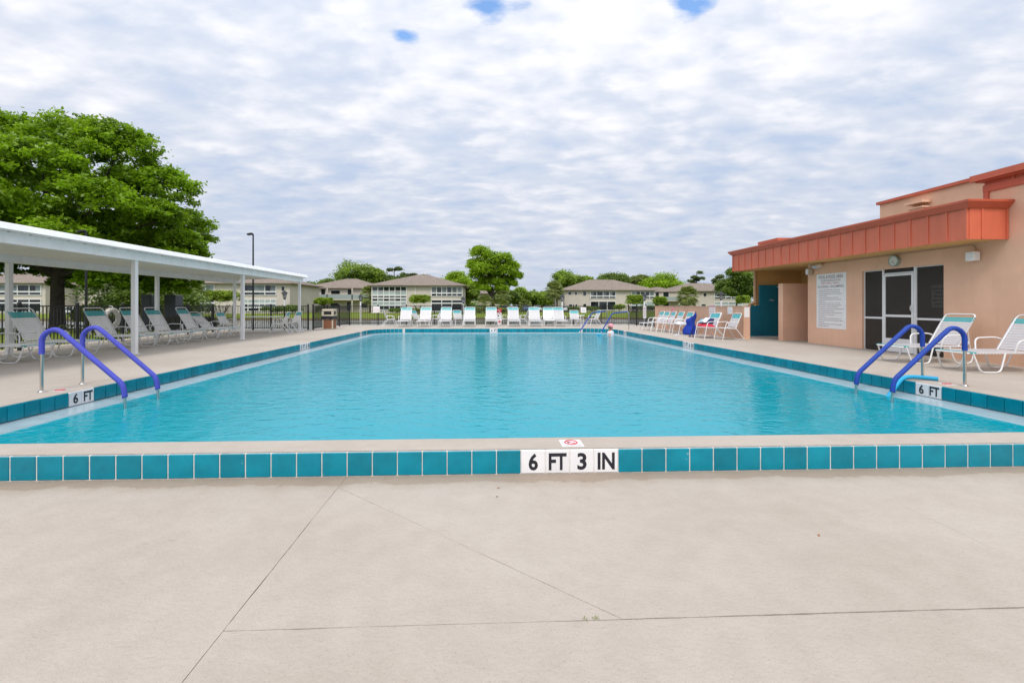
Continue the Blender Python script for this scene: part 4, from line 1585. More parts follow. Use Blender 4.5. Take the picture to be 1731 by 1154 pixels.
nd_ = thing('pool_noodle', (6.9, 6.95, 0), 'light blue pool noodle draped over the tile edge between the rails', 'pool noodle')
part(MB().tube(fillet([(7.30, 7.02, .035), (7.12, 7.16, .045), (6.90, 7.20, .045), (6.70, 7.12, -.08), (6.52, 7.05, -.225), (6.42, 7.02, -.30)], .12, 5), .033, 10), 'foam_tube', 'noodle', nd_)

# ================================================================== LIFE RING, BIN, LAMPS
lr = thing('life_ring', (-12.42, 15.75, .80), 'white life ring hung on the fence behind the loungers', 'life ring')
rg = MB().tube([(0, .27 * math.cos(a), .27 * math.sin(a)) for a in np.linspace(0, 2 * math.pi, 28, endpoint=False)], .075, 10, closed=True).build('ring', 'ring_white', lr)
MB().tube([(.02 * math.sin(a * 8), .36 * math.cos(a), .36 * math.sin(a)) for a in np.linspace(0, 2 * math.pi, 40, endpoint=False)], .008, 5, closed=True).build('grab_rope', 'ring_white', lr)
for q in range(4):
    a0 = math.pi / 4 + q * math.pi / 2
    b = MB()
    for j in range(14):
        pass
    b.tube([(.078 * math.cos(t_), (.27 + .078 * math.sin(t_)) * math.cos(a0), (.27 + .078 * math.sin(t_)) * math.sin(a0)) for t_ in np.linspace(0, 2 * math.pi, 12, endpoint=False)], .012, 5, closed=True).build('band', 'strap_grey', lr)
MB().tube(fillet([(-.09, 0, .40), (.0, 0, .42), (.05, 0, .34), (.0, 0, .25)], .05), .01, 6).build('hook', 'white_metal', lr)

bn = thing('litter_bin', (-8.05, 24.25, 0), 'beige topped litter bin with brown pebble panels at the fence gate', 'litter bin')
MB().box(-.27, .27, -.27, .27, .02, .62).build('body', 'beige', bn)
for s, ax in ((-1, 'y'), (1, 'x'), (1, 'y'), (-1, 'x')):
    m_ = MB()
    if ax == 'y':
        m_.box(-.21, .21, s * .268 - .006, s * .268 + .010 * 1, .05, .50)
    else:
        m_.box(s * .268 - .008, s * .268 + .008, -.21, .21, .05, .50)
    m_.build('pebble_panel', 'pebble_brown', bn)
b = MB()
nn = 40
rg1 = []
for i in range(nn):
    a = 2 * math.pi * i / nn
    q = .31 / max(abs(math.cos(a)), abs(math.sin(a)))
    rg1.append((q * math.cos(a), q * math.sin(a)))
wv = [random.uniform(-.03, .03) for _ in range(nn)]
b.add([(x * .96, y * .96, .70) for x, y in rg1] + [(x, y, .66) for x, y in rg1] + [(x * (1 + wv[i]), y * (1 + wv[i]), .52 + wv[i]) for i, (x, y) in enumerate(rg1)],
      [(i, (i + 1) % nn, (i + 1) % nn + nn, i + nn) for i in range(nn)] + [(i + nn, (i + 1) % nn + nn, (i + 1) % nn + 2 * nn, i + 2 * nn) for i in range(nn)])
b.build('bin_liner', 'dark_plastic', bn)
b = MB()
b.box(-.30, .30, -.30, .30, .69, .76)
for i in (-1, 1):
    for j in (-1, 1):
        b.box(i * .25 - .05, i * .25 + .05, j * .25 - .05, j * .25 + .05, .76, .93)
link('hood_top', bevel_box_mesh('hood_top', .60, .60, .12, .03, 'beige'), bn, (0, 0, .985))
b.build('hood', 'beige', bn)
MB().box(-.24, .24, -.24, .24, .76, .90).build('inner_bin', 'dark_plastic', bn)


def make_lantern(h, white_from):
    r_ = thing('lantern_post', (0, 0, 0), '', 'lamp post')
    if white_from > .1:
        MB().tube([(0, 0, -.6), (0, 0, white_from)], .035, 8).build('post_base', 'pole_black', r_)
    MB().tube([(0, 0, white_from if white_from > .1 else -.6), (0, 0, h - .42)], .050, 8).build('post', 'white_metal', r_)
    MB().lathe([(.0, h - .43), (.06, h - .43), (.05, h - .38), (.075, h - .36), (.0, h - .355)], n=8).build('collar', 'pole_black', r_)
    MB().lathe([(.065, h - .36), (.115, h - .12)], n=6, smooth=False).build('glass', 'lantern_glass', r_)
    b_ = MB()
    for j in range(6):
        a = 2 * math.pi * j / 6
        b_ = MB()
        b_.bar((.068 * math.cos(a), .068 * math.sin(a), h - .36), (.118 * math.cos(a), .118 * math.sin(a), h - .12), .014, .014)
        b_.build('glazing_bar', 'pole_black', r_)
    MB().lathe([(.19, h - .13), (.17, h - .11), (.08, h - .03), (.03, h - .01), (.03, h + .03), (.0, h + .05)], n=12).build('lantern_roof', 'pole_black', r_)
    return r_


lan = [(-10.15, 23.75, 1.98, 1.2, 'black and white lantern post behind the fence by the canopy chairs'),
       (-8.0, 30.15, 1.95, -.1, 'white lantern post behind the fence beside the litter bin'),
       (-1.3, 30.1, 1.80, -.1, 'white lantern post behind the fourth far lounger'),
       (5.25, 29.95, 1.95, -.1, 'white lantern post behind the last of the far loungers'),
       (9.75, 27.1, 1.95, -.1, 'white lantern post behind the fence beside the low wall'),
       (12.6, 23.6, 1.95, 1.2, 'black lantern post rising behind the low peach wall')]
for x, y, h, wf, lb in lan:
    o = make_lantern(h, wf)
    o.location = (x, y, 0)
    tag(o, lb, 'lamp post', 'lantern posts round the deck')


def area_light(x, y, h, z0, label, armdir):
    r_ = thing('area_light_pole', (x, y, z0), label, 'lamp post')
    MB().tube([(0, 0, 0), (0, 0, h * .5), (0, 0, h)], [.048, .043, .036], 8).build('pole', 'pole_black', r_)
    MB().lathe([(.11, 0), (.11, .03), (.06, .06)], n=10).build('base_plate', 'pole_black', r_)
    MB().tube([(0, 0, h - .06), (armdir * .12, 0, h - .02)], .02, 6).build('arm', 'pole_black', r_)
    o_ = link('lamp_head', bevel_box_mesh('lamp_head', .26, .20, .09, .02, 'pole_black'), r_, (armdir * .16, 0, h))
    o_.rotation_euler = (0, armdir * R(12), 0)


area_light(-11.78, 23.85, 5.05, -.15, 'tall black area light pole standing over the canopy end', -1)
area_light(-15.65, 18.6, 4.30, -.15, 'dark area light pole between the canopy and the big oak', -1)

# small stand-up red and white sign behind the far loungers
notice('safety_sign', 'red and white safety sign beside the fifth far lounger', 'sign', (.90, 28.3, .05), (1, 0, 0), .26, .98,
       [('#', .0, .26, .74, .98, 'ink_red'), (None, .03, .23, .66, .70, 'ink_red'), ('#', .03, .12, .50, .60, 'ink_blue'), (None, .03, .20, .36, .40, 'ink_blue'), ('#', .08, .22, .10, .26, 'ink_red')])

# ---- bits on the ground
for (x, y, rz, m_, s, lb) in ((.12, 3.50, .4, 'leaf_dry', .016, 'small orange leaf by the white depth tiles'), (2.05, 2.70, 1.2, 'leaf_dry', .014, 'small orange leaf lying alone on the slab'),
                              (.105, 3.34, 0.1, 'mulch_leaf', .012, 'tiny dark twig on the slab below the kerb')):
    tag(MB().add([(-s, 0, .004), (0, -s * .45, .010), (s, 0, .005), (0, s * .45, .007)], [(0, 1, 2, 3)], 0).build('fallen_leaf', m_, None, (x, y, LOW)), lb, 'leaf')
    bpy.context.scene.objects[-1].rotation_euler = (0, 0, rz)
wd = thing('joint_weed', (.50, 2.02, LOW), 'tiny yellow green weed sprouting from the slab joint', 'weed')
for k_, dx in enumerate((-.06, .0, .018)):
    for q in range(4):
        a = q * 1.7 + k_
        MB().add([(dx, 0, -.005), (dx + .012 * math.cos(a) - .003, .012 * math.sin(a), .010), (dx + .022 * math.cos(a), .022 * math.sin(a), .012), (dx + .012 * math.cos(a) + .003, .012 * math.sin(a) + .004, .010)], [(0, 1, 2, 3)]).build('leaf', 'weed', wd)

# ================================================================== SWIMMER
sw = thing('person', (6.12, 21.6, floor_z(21.6) + .11), 'person in a pink cap and white top standing shoulder deep in the pool', 'person', None, R(-35))
H0 = floor_z(21.6)
top = .16 - H0                       # crown height over the floor
me = bpy.data.meshes.new('body')
J = {'pelvis': (0, 0, .92), 'waist': (0, 0, 1.08), 'chest': (.0, 0, 1.26), 'neck': (.0, 0, 1.385), 'neck2': (.015, 0, 1.44), 'jaw': (.03, 0, 1.475), 'head': (.02, 0, 1.535), 'crown': (.01, 0, 1.585),
     'shl': (0, .155, 1.335), 'ell': (.05, .24, 1.08), 'wrl': (.22, .21, .97), 'hal': (.30, .19, .97), 'shr': (0, -.155, 1.335), 'elr': (.05, -.24, 1.08), 'wrr': (.22, -.21, .97), 'har': (.30, -.19, .97),
     'hpl': (0, .09, .88), 'knl': (.03, .10, .48), 'anl': (-.02, .10, .07), 'tol': (.13, .11, .03), 'hpr': (0, -.09, .88), 'knr': (.03, -.10, .48), 'anr': (-.02, -.10, .07), 'tor': (.13, -.11, .03)}
RAD = {'pelvis': .15, 'waist': .13, 'chest': .135, 'neck': .062, 'neck2': .055, 'jaw': .075, 'head': .090, 'crown': .075, 'shl': .065, 'ell': .042, 'wrl': .03, 'hal': .035, 'shr': .065, 'elr': .042, 'wrr': .03, 'har': .035,
       'hpl': .09, 'knl': .062, 'anl': .042, 'tol': .035, 'hpr': .09, 'knr': .062, 'anr': .042, 'tor': .035}
E = [('pelvis', 'waist'), ('waist', 'chest'), ('chest', 'neck'), ('neck', 'neck2'), ('neck2', 'jaw'), ('jaw', 'head'), ('head', 'crown'), ('chest', 'shl'), ('shl', 'ell'), ('ell', 'wrl'), ('wrl', 'hal'), ('chest', 'shr'), ('shr', 'elr'), ('elr', 'wrr'), ('wrr', 'har'),
     ('pelvis', 'hpl'), ('hpl', 'knl'), ('knl', 'anl'), ('anl', 'tol'), ('pelvis', 'hpr'), ('hpr', 'knr'), ('knr', 'anr'), ('anr', 'tor')]
names = list(J)
me.from_pydata([J[n_] for n_ in names], [(names.index(a), names.index(c)) for a, c in E], [])
me.materials.append(M['skin'])
body = link('body', me, sw)
body.modifiers.new('skin', 'SKIN')
for i, n_ in enumerate(names):
    me.skin_vertices[0].data[i].radius = (RAD[n_], RAD[n_])
    me.skin_vertices[0].data[i].use_root = (n_ == 'pelvis')
body.modifiers.new('smooth', 'SUBSURF').levels = 2
body.modifiers['smooth'].render_levels = 2
b = MB()
b.add([(.115, -.014, 1.50), (.115, .014, 1.50), (.138, 0, 1.502), (.105, 0, 1.545)], [(0, 2, 3), (2, 1, 3), (0, 1, 2)])
b.build('nose', 'skin', sw)
for s in (1, -1):
    MB().lathe([(.0, -.008), (.009, -.004), (.011, 0), (.009, .004), (0, .008)], (.098, s * .034, 1.543), 8).build('eye', 'ink', sw)
    MB().lathe([(.0, -.03), (.012, -.02), (.016, 0), (.014, .02), (0, .03)], (.015, s * .088, 1.53), 8).build('ear', 'skin', sw)
MB().tube([(.100, -.025, 1.468), (.108, 0, 1.465), (.100, .025, 1.468)], .006, 6).build('mouth', 'cloth_red', sw)
MB().lathe([(.092, 1.46), (.102, 1.50), (.104, 1.56), (.09, 1.60)], (-.012, 0, 0), 16).build('hair', 'hair', sw)
b = MB()
b.lathe([(.112, 1.575), (.116, 1.605), (.108, 1.655), (.075, 1.70), (.03, 1.715), (0, 1.717)], (.01, 0, 0), 18)
cap_ = b.build('cap', 'cloth_pink', sw)
br = []
for i in range(13):
    a = -1.15 + 2.3 * i / 12
    br.append((.01 + .112 * math.cos(a), .112 * math.sin(a), 1.582))
ob = []
for i in range(13):
    a = -1.15 + 2.3 * i / 12
    ob.append((.01 + (.112 + .085 * math.cos(a * 1.3)) * math.cos(a), (.112 + .02 * math.cos(a)) * math.sin(a), 1.568 - .012 * abs(math.sin(a))))
MB().add(br + ob + [(x, y, z - .006) for x, y, z in br + ob], [(i, i + 1, i + 14, i + 13) for i in range(12)] + [(i + 39, i + 40, i + 27, i + 26) for i in range(12)] + [(i + 13, i + 14, i + 40, i + 39) for i in range(12)]).build('brim', 'cloth_pink', cap_)
b = MB()      # loose white top over the shoulders
secs = [(.080, .090, 1.375), (.10, .15, 1.360), (.13, .225, 1.325), (.15, .235, 1.27), (.155, .215, 1.16), (.15, .195, 1.02), (.165, .205, .90)]
nn = 24
vv = []
for rx, ry, z in secs:
    for j in range(nn):
        a = 2 * math.pi * j / nn
        w_ = 1 + .03 * math.sin(5 * a + z * 9)
        vv.append((rx * math.cos(a) * w_, ry * math.sin(a) * w_, z))
b.add(vv, [(i * nn + j, i * nn + (j + 1) % nn, (i + 1) * nn + (j + 1) % nn, (i + 1) * nn + j) for i in range(len(secs) - 1) for j in range(nn)], 0, True)
b.build('top', 'shirt', sw)

# ================================================================== APARTMENT BLOCKS ACROSS THE POND
def hip_roof(x0, x1, y0, y1, ze, zr, over=.7):
    x0, x1, y0, y1 = x0 - over, x1 + over, y0 - over, y1 + over
    hd = (y1 - y0) / 2
    ins = min(hd, (x1 - x0) / 2 - .8)
    ym = (y0 + y1) / 2
    m_ = MB()
    # courses: a few shallow steps so the shingles catch light
    n = 14
    ra, rb = (x0 + ins, x1 - ins)
    rings = []
    for i in range(n + 1):
        q = i / n
        ax, bx_ = x0 + (ra - x0) * q, x1 + (rb - x1) * q
        ay, by_ = y0 + (ym - .05 - y0) * q, y1 + (ym + .05 - y1) * q
        rings.append((ax, bx_, ay, by_, ze + (zr - ze) * q))
    for i in range(n):
        a, c = rings[i], rings[i + 1]
        lo = [(a[0], a[2], a[4]), (a[1], a[2], a[4]), (a[1], a[3], a[4]), (a[0], a[3], a[4])]
        hi = [(c[0], c[2], c[4] - .025), (c[1], c[2], c[4] - .025), (c[1], c[3], c[4] - .025), (c[0], c[3], c[4] - .025)]
        m_.add(lo + hi, [(j, (j + 1) % 4, (j + 1) % 4 + 4, j + 4) for j in range(4)])
        nx_ = [(c[0], c[2], c[4]), (c[1], c[2], c[4]), (c[1], c[3], c[4]), (c[0], c[3], c[4])]
        m_.add(hi + nx_, [(j, (j + 1) % 4, (j + 1) % 4 + 4, j + 4) for j in range(4)])
    c = rings[-1]
    m_.add([(c[0], c[2], c[4]), (c[1], c[2], c[4]), (c[1], c[3], c[4]), (c[0], c[3], c[4])], [(0, 1, 2, 3)])
    m_.add([(x0, y0, ze - .16), (x1, y0, ze - .16), (x1, y1, ze - .16), (x0, y1, ze - .16), (x0, y0, ze), (x1, y0, ze), (x1, y1, ze), (x0, y1, ze)],
           [(3, 2, 1, 0), (0, 1, 5, 4), (1, 2, 6, 5), (2, 3, 7, 6), (3, 0, 4, 7)])
    return m_


brnd = random.Random(11)


def bay(root, x0, x1, yf, cols, rows, frame='bframe'):
    """glazed porch: rows = list of (z0, z1, kind); kinds g glass, c curtain, p pale panel, s screen"""
    cw = (x1 - x0) / cols
    for i in range(cols):
        a, c = x0 + i * cw, x0 + (i + 1) * cw
        m_ = MB()
        zs = [r_[0] for r_ in rows] + [rows[-1][1]]
        m_.box(a - .055, a + .055, yf - .10, yf + .05, rows[0][0] - .05, rows[-1][1] + .05)
        if i == cols - 1:
            m_.box(c - .055, c + .055, yf - .10, yf + .05, rows[0][0] - .05, rows[-1][1] + .05)
        ends = sorted(set([r_[0] for r_ in rows] + [r_[1] for r_ in rows]))
        for z in ends:
            m_.box(a + .055, c - .055, yf - .085, yf + .05, z - .055, z + .055)
        w_ = part(m_, 'window', frame, root)
        for (z0, z1, kd) in rows:
            sub = 2 if (kd in 'gc' and cw > 1.3) else 1
            for q in range(sub):
                p0, p1 = a + .05 + (cw - .1) * q / sub, a + .05 + (cw - .1) * (q + 1) / sub
                m2 = MB().box(p0, p1 - (.05 if q < sub - 1 else 0), yf - .02, yf + .02, z0 + .05, z1 - .05)
                mt = {'g': 'bglass', 'c': 'bcurtain' if brnd.random() < .45 else 'bglass', 'p': 'bpanel', 's': 'bglass'}[kd]
                part(m2, 'pane', mt, root, w_)


def small_window(root, x, z, w, h, yf):
    m_ = MB()
    m_.box(x - w / 2 - .06, x + w / 2 + .06, yf - .05, yf + .02, z - .06, z + h + .06)
    o_ = part(m_, 'window', 'bframe', root)
    part(MB().box(x - w / 2, x + w / 2, yf - .075, yf - .04, z, z + h), 'pane', 'bglass', root, o_)


def block(label, x0, x1, yf, depth, ze, zr, bays, smalls=(), wallm='bwall', over=.7):
    root = thing('apartment_building', ((x0 + x1) / 2, yf, 0), label, 'building', 'two storey apartment blocks across the pond')
    part(MB().box(x0, x1, yf, yf + depth, -.4, ze - .15), 'wall', wallm, root)
    part(hip_roof(x0, x1, yf, yf + depth, ze, zr, over), 'roof', 'roofing', root)
    for (a, c, cols, rows) in bays:
        bay(root, a, c, yf - .04, cols, rows)
    for (x, z, w, h) in smalls:
        small_window(root, x, z, w, h, yf)
    return root


UP1 = [(3.2, 3.75, 'g'), (3.9, 5.05, 'c')]
FULL = [(.5, 1.25, 'g'), (1.35, 2.05, 'p'), (2.2, 2.75, 'c'), (2.9, 3.3, 'g'), (3.4, 4.2, 'p'), (4.25, 5.1, 'g')]
LOWS = [(.2, 1.75, 's'), (1.85, 2.45, 's')]
# far left, seen past the oak
block('apartment block seen beyond the big oak trunk', -97, -79.5, 86, 13, 5.45, 8.0, [(-92.5, -80.2, 6, UP1), (-92.5, -80.2, 6, LOWS)])
block('pale apartment block standing between the oak and the canopy posts', -79, -66.5, 92, 12, 5.3, 7.6, [], [(-76, 3.6, 1.2, 1.2), (-70, 3.6, 1.2, 1.2)])
# behind the canopy end
b1 = block('apartment block with glazed porches behind the end of the canopy', -57, -35.2, 84.5, 15, 5.42, 8.0,
           [(-54.8, -48.6, 4, UP1), (-54.8, -48.6, 4, LOWS), (-43.6, -37.6, 3, UP1), (-43.6, -37.6, 6, [(.3, .9, 'g'), (1.0, 1.6, 'c'), (1.75, 2.4, 'p')])], [(-36.4, 4.0, .5, .8)])
# recessed block with a gallery
b2 = block('apartment block with an open gallery left of the glazed block', -41, -23.5, 106, 15, 5.42, 7.95, [], [(-36.6, 3.1, .9, 2.0), (-30.6, 3.1, .9, 2.0), (-27.6, 3.9, .9, .8), (-25.9, 3.9, .9, .8), (-33.8, 4.0, 2.0, .8), (-36.6, .2, .9, 2.0), (-30.8, .2, .9, 2.0), (-27.3, .9, 1.6, 1.0), (-34, .9, 1.8, 1.0)], 'bwall_dim')
part(MB().box(-41, -23.5, 104.4, 106, 2.55, 2.8), 'gallery_floor', 'bwall', b2)
part(MB().box(-41, -23.5, 104.4, 104.52, 2.8, 3.85), 'gallery_rail', 'bpanel', b2)
for x in (-40.8, -35.2, -29.6, -23.8):
    part(MB().box(x - .12, x + .12, 104.4, 104.64, -.3, 5.3), 'gallery_post', 'bwall', b2)
# the main block
bm = block('apartment block with two glazed bays and a brown hip roof', -22.3, -4.0, 92, 16, 5.42, 8.05,
           [(-22.1, -15.3, 6, FULL), (-10.3, -4.15, 6, UP1), (-10.3, -4.15, 3, LOWS)])
part(MB().box(-13.6, -13.5, 91.94, 92.0, .0, 5.2), 'downpipe', 'bframe', bm)
b5 = block('small apartment block glimpsed beneath the lone tree', -1.5, 5.0, 131, 10, 4.9, 6.8, [], [(.6, 2.9, .9, 1.2), (3.2, 2.9, .9, 1.2)])
part(MB().box(-4.4, -1.5, 131.5, 132.5, 2.4, 2.6), 'balcony', 'bwall', b5)
# right-hand pair
b3 = block('long apartment block with screened porch right of the palms', 21.2, 45.0, 117.5, 17, 5.45, 8.6,
           [(28.0, 34.6, 4, UP1), (28.0, 34.6, 3, [(.2, 2.45, 's')]), (38.8, 44.8, 5, UP1), (38.8, 44.8, 3, [(.2, 1.2, 's'), (1.3, 2.4, 'p')])],
           [(22.6, 4.2, .8, .7), (24.2, 4.2, .5, .7), (26.5, 4.0, .8, 1.0), (22.8, .9, .8, .8), (24.3, .9, .5, .8), (26.5, .9, .8, .9)])
b34 = block('recessed balcony link between the two right apartment blocks', 45.0, 53.4, 122, 10, 5.2, 6.6, [], [(47.4, 3.1, .9, 1.9), (49.8, 3.1, 1.5, 1.9), (47.4, .3, .9, 1.9), (49.8, .3, 1.5, 1.9)], 'bwall_dim', .3)
part(MB().box(45.2, 53.3, 120.8, 122, 2.5, 2.75), 'balcony', 'bwall', b34)
part(MB().box(45.2, 53.3, 120.8, 120.9, 2.75, 3.7), 'balcony_rail', 'bpanel', b34)
b4 = block('apartment block behind the low wall with a palm in front', 53.4, 75.5, 126, 16, 5.5, 8.1,
           [(65.3, 73.4, 5, UP1), (65.3, 73.4, 4, [(.2, 1.4, 'g'), (1.5, 2.4, 'p')])], [(54.8, 4.0, .8, .8), (62.6, 4.0, .8, .8), (54.8, 1.0, .8, .8), (57.6, 1.0, 1.2, .8), (62.2, 1.0, 1.2, .8)])

# ================================================================== VEGETATION
def leaf_mesh(name, P, size, mats, seed, up=.8, aspect=.55):
    """P: (n,3) leaf positions -> one quad leaf each"""
    g = np.random.default_rng(seed)
    n = len(P)
    d = g.normal(size=(n, 3))
    d[:, 2] = d[:, 2] * .6
    d /= np.linalg.norm(d, axis=1)[:, None]
    nrm = g.normal(size=(n, 3))
    nrm[:, 2] = np.abs(nrm[:, 2]) + up
    s = np.cross(nrm, d)
    s /= np.linalg.norm(s, axis=1)[:, None] + 1e-9
    L_ = (size * g.uniform(.6, 1.35, n))[:, None]
    V = np.empty((n, 4, 3))
    V[:, 0] = P - d * L_ * .5
    V[:, 1] = P + s * L_ * aspect * .5
    V[:, 2] = P + d * L_ * .5
    V[:, 3] = P - s * L_ * aspect * .5
    me_ = bpy.data.meshes.new(name)
    me_.vertices.add(n * 4)
    me_.vertices.foreach_set('co', V.reshape(-1))
    me_.loops.add(n * 4)
    me_.loops.foreach_set('vertex_index', np.arange(n * 4, dtype=np.int32))
    me_.polygons.add(n)
    me_.polygons.foreach_set('loop_start', np.arange(0, n * 4, 4, dtype=np.int32))
    me_.polygons.foreach_set('loop_total', np.full(n, 4, dtype=np.int32))
    me_.materials.append(M[mats])
    me_.update(calc_edges=True)
    return me_


def crown_points(lobes, per, clumps, seed, flat=.6, spread=.20, shell=.55):
    g = np.random.default_rng(seed)
    out_ = []
    for (cx, cy, cz, rx, ry, rz) in lobes:
        d = g.normal(size=(clumps, 3))
        d /= np.linalg.norm(d, axis=1)[:, None]
        d[:, 2] = np.where(d[:, 2] < -.3, -d[:, 2], d[:, 2])
        rad = g.uniform(shell, 1.0, clumps) ** .7
        c = np.array([cx, cy, cz]) + d * rad[:, None] * np.array([rx, ry, rz])
        m = np.repeat(c, per, 0) + g.normal(size=(clumps * per, 3)) * np.array([1, 1, flat]) * spread * (rx + ry + rz) / 3
        out_.append(m)
    return np.concatenate(out_)


def limb(m_, p0, p1, r0, r1, seed, n=7, wob=.06):
    g = random.Random(seed)
    a, c = Vector(p0), Vector(p1)
    ln = (c - a).length
    pts, rr = [], []
    for i in range(n + 1):
        q = i / n
        w_ = 0 if i in (0,) else wob * ln * math.sin(q * math.pi)
        pts.append(a.lerp(c, q) + Vector((g.uniform(-1, 1), g.uniform(-1, 1), .5)) * w_)
        rr.append(r0 + (r1 - r0) * q ** .8)
    m_.tube(pts, rr, 9, smooth=True)
    return pts


def tree(label, x, y, lobes, leaf, size, per, clumps, seed, trunk_h, trunk_r, bark='bark', name='broadleaf_tree', group=None, spread=.20, lean=(0, 0)):
    z0 = float(ground_z(x, y)) - .05
    root = thing(name, (x, y, z0), label, 'tree', group)
    m_ = MB()
    fk = (lean[0], lean[1], trunk_h)
    m_.tube([(0, 0, -.2), (0, 0, .05), (lean[0] * .3, lean[1] * .3, trunk_h * .35), (lean[0] * .7, lean[1] * .7, trunk_h * .75), fk], [trunk_r * 1.7, trunk_r * 1.25, trunk_r, trunk_r * .92, trunk_r * .85], 12)
    for i, lb in enumerate(lobes[:16]):
        limb(m_, (fk[0], fk[1], fk[2] - trunk_h * .12 * (i % 3)), (lb[0], lb[1], lb[2]), trunk_r * .48, trunk_r * .10, seed + i)
    m_.build('trunk', bark, root)
    P = crown_points(lobes, per, clumps, seed, spread=spread)
    link('crown', leaf_mesh('crown', P, size, leaf, seed + 5), root)
    return root


def auto_lobes(w, z0, z1, n, seed, lobe=.42, dy=.8):
    """lobes filling an ellipsoid w wide from z0 to z1"""
    g = random.Random(seed)
    cz, hz = (z0 + z1) / 2, (z1 - z0) / 2
    res = []
    while len(res) < n:
        a, e_, q = g.uniform(0, 2 * math.pi), g.uniform(-.75, 1), g.uniform(.45, .75)
        c_ = math.sqrt(max(0, 1 - e_ * e_))
        r = lobe * w * g.uniform(.32, .55)
        res.append((w / 2 * q * c_ * math.cos(a), w / 2 * dy * q * c_ * math.sin(a), cz + hz * q * e_, r, r, r * .8))
    res.append((0, 0, cz, w * .25, w * .25, hz * .55))
    return res


# the big oak beyond the canopy
rg_ = random.Random(21)
lob = []
for (lx, ly, lz, lr_) in ((0, 0, 9.6, 2.3), (-3.0, .5, 9.8, 2.2), (2.6, -.5, 9.3, 2.0), (4.6, .6, 7.8, 2.0), (-5.6, -.4, 9.0, 2.3), (-8.0, .6, 8.2, 2.3), (6.0, -.8, 5.9, 1.6), (7.1, .2, 4.6, 1.25), (5.4, 1.4, 4.3, 1.5),
                          (1.2, -3.2, 7.8, 2.0), (-2.2, -3.4, 7.9, 2.2), (-5.4, -3.2, 7.2, 2.2), (3.8, -3.0, 6.3, 1.8), (0.2, -4.6, 5.6, 1.9), (-3.4, -4.8, 5.6, 2.0), (-6.8, -3.8, 4.8, 2.1), (2.9, -4.2, 4.2, 1.5), (-1.5, -5.4, 3.9, 1.6), (-8.8, -1.0, 5.2, 2.2),
                          (0.5, 3.0, 8.3, 2.1), (-4.0, 3.2, 8.0, 2.3), (3.9, 3.2, 6.0, 1.9), (-1.2, 4.8, 5.4, 2.1), (-6.0, 4.0, 5.2, 2.2), (4.2, .2, 3.6, 1.5), (-4.8, -5.0, 3.4, 1.4), (1.6, 4.6, 3.8, 1.7), (-9.6, 2.0, 3.8, 1.8), (5.9, 2.2, 3.4, 1.3), (-.6, -1.5, 5.6, 1.8), (2.4, -1.2, 5.0, 1.6), (-3.2, -1.4, 5.6, 1.8), (3.6, 1.6, 4.6, 1.5), (-6.2, -4.6, 3.0, 1.2), (-2.8, 2.2, 5.0, 1.8), (-11.0, -2.4, 3.2, 1.6), (6.4, .8, 2.9, 1.1), (-3.6, -2.8, 2.7, 1.1), (-6.8, -1.5, 2.5, 1.2), (3.4, -2.0, 2.7, 1.2), (1.8, 2.4, 2.8, 1.3), (4.8, 1.2, 2.5, 1.1), (-2.8, 3.2, 2.9, 1.3), (-9.0, 1.5, 2.4, 1.2), (-4.4, 1.6, 3.6, 1.4), (-10.4, -1.0, 7.4, 2.2)):
    lob.append(((lx if lx < 3 else 3 + (lx - 3) * .62) + 1.0, ly, lz + (.35 if lz > 8.5 else 0), lr_, lr_, lr_ * .80))
oak = tree('massive spreading oak with dark trunk beyond the white canopy', -23.4, 26.0, lob, 'leaf_oak', .22, 60, 105, 4, 4.0, .31, name='oak_tree', spread=.105)

# the lone tree in the middle
lob = [(-2.6, 0, 11.4, 1.9, 1.9, 1.5), (-3.6, .4, 9.2, 1.7, 1.7, 1.4), (-.6, -.6, 10.2, 2.0, 2.0, 1.6), (1.6, .3, 10.4, 1.9, 1.9, 1.4), (3.2, 0, 9.0, 1.6, 1.6, 1.3), (4.2, .3, 7.2, 1.3, 1.3, 1.0), (2.2, -1, 8.0, 1.8, 1.8, 1.3), (-1.8, -1.2, 8.2, 2.0, 2.0, 1.5), (-3.4, 0, 7.0, 1.4, 1.4, 1.2), (.4, 1.2, 7.2, 1.8, 1.8, 1.2), (3.6, -.4, 5.6, .9, .9, .7), (-3.0, .2, 12.2, 1.0, 1.0, .8), (-.4, -.4, 8.6, 2.2, 2.0, 1.6), (-3.0, -.6, 8.2, 1.6, 1.6, 1.3), (2.6, .6, 6.4, 1.5, 1.5, 1.0), (-1.6, .4, 6.0, 1.5, 1.5, 1.0), (.8, -.4, 5.9, 1.4, 1.4, .9), (-1.8, -.8, 4.7, 1.2, 1.2, .8), (1.4, -.8, 4.8, 1.3, 1.3, .8), (-2.9, .3, 5.4, 1.2, 1.2, .8)]
tree('lone bright green tree rising in the gap between the apartment blocks', 2.2, 88, lob, 'leaf_bright', .36, 30, 90, 9, 4.0, .30, spread=.20, lean=(-.6, 0))

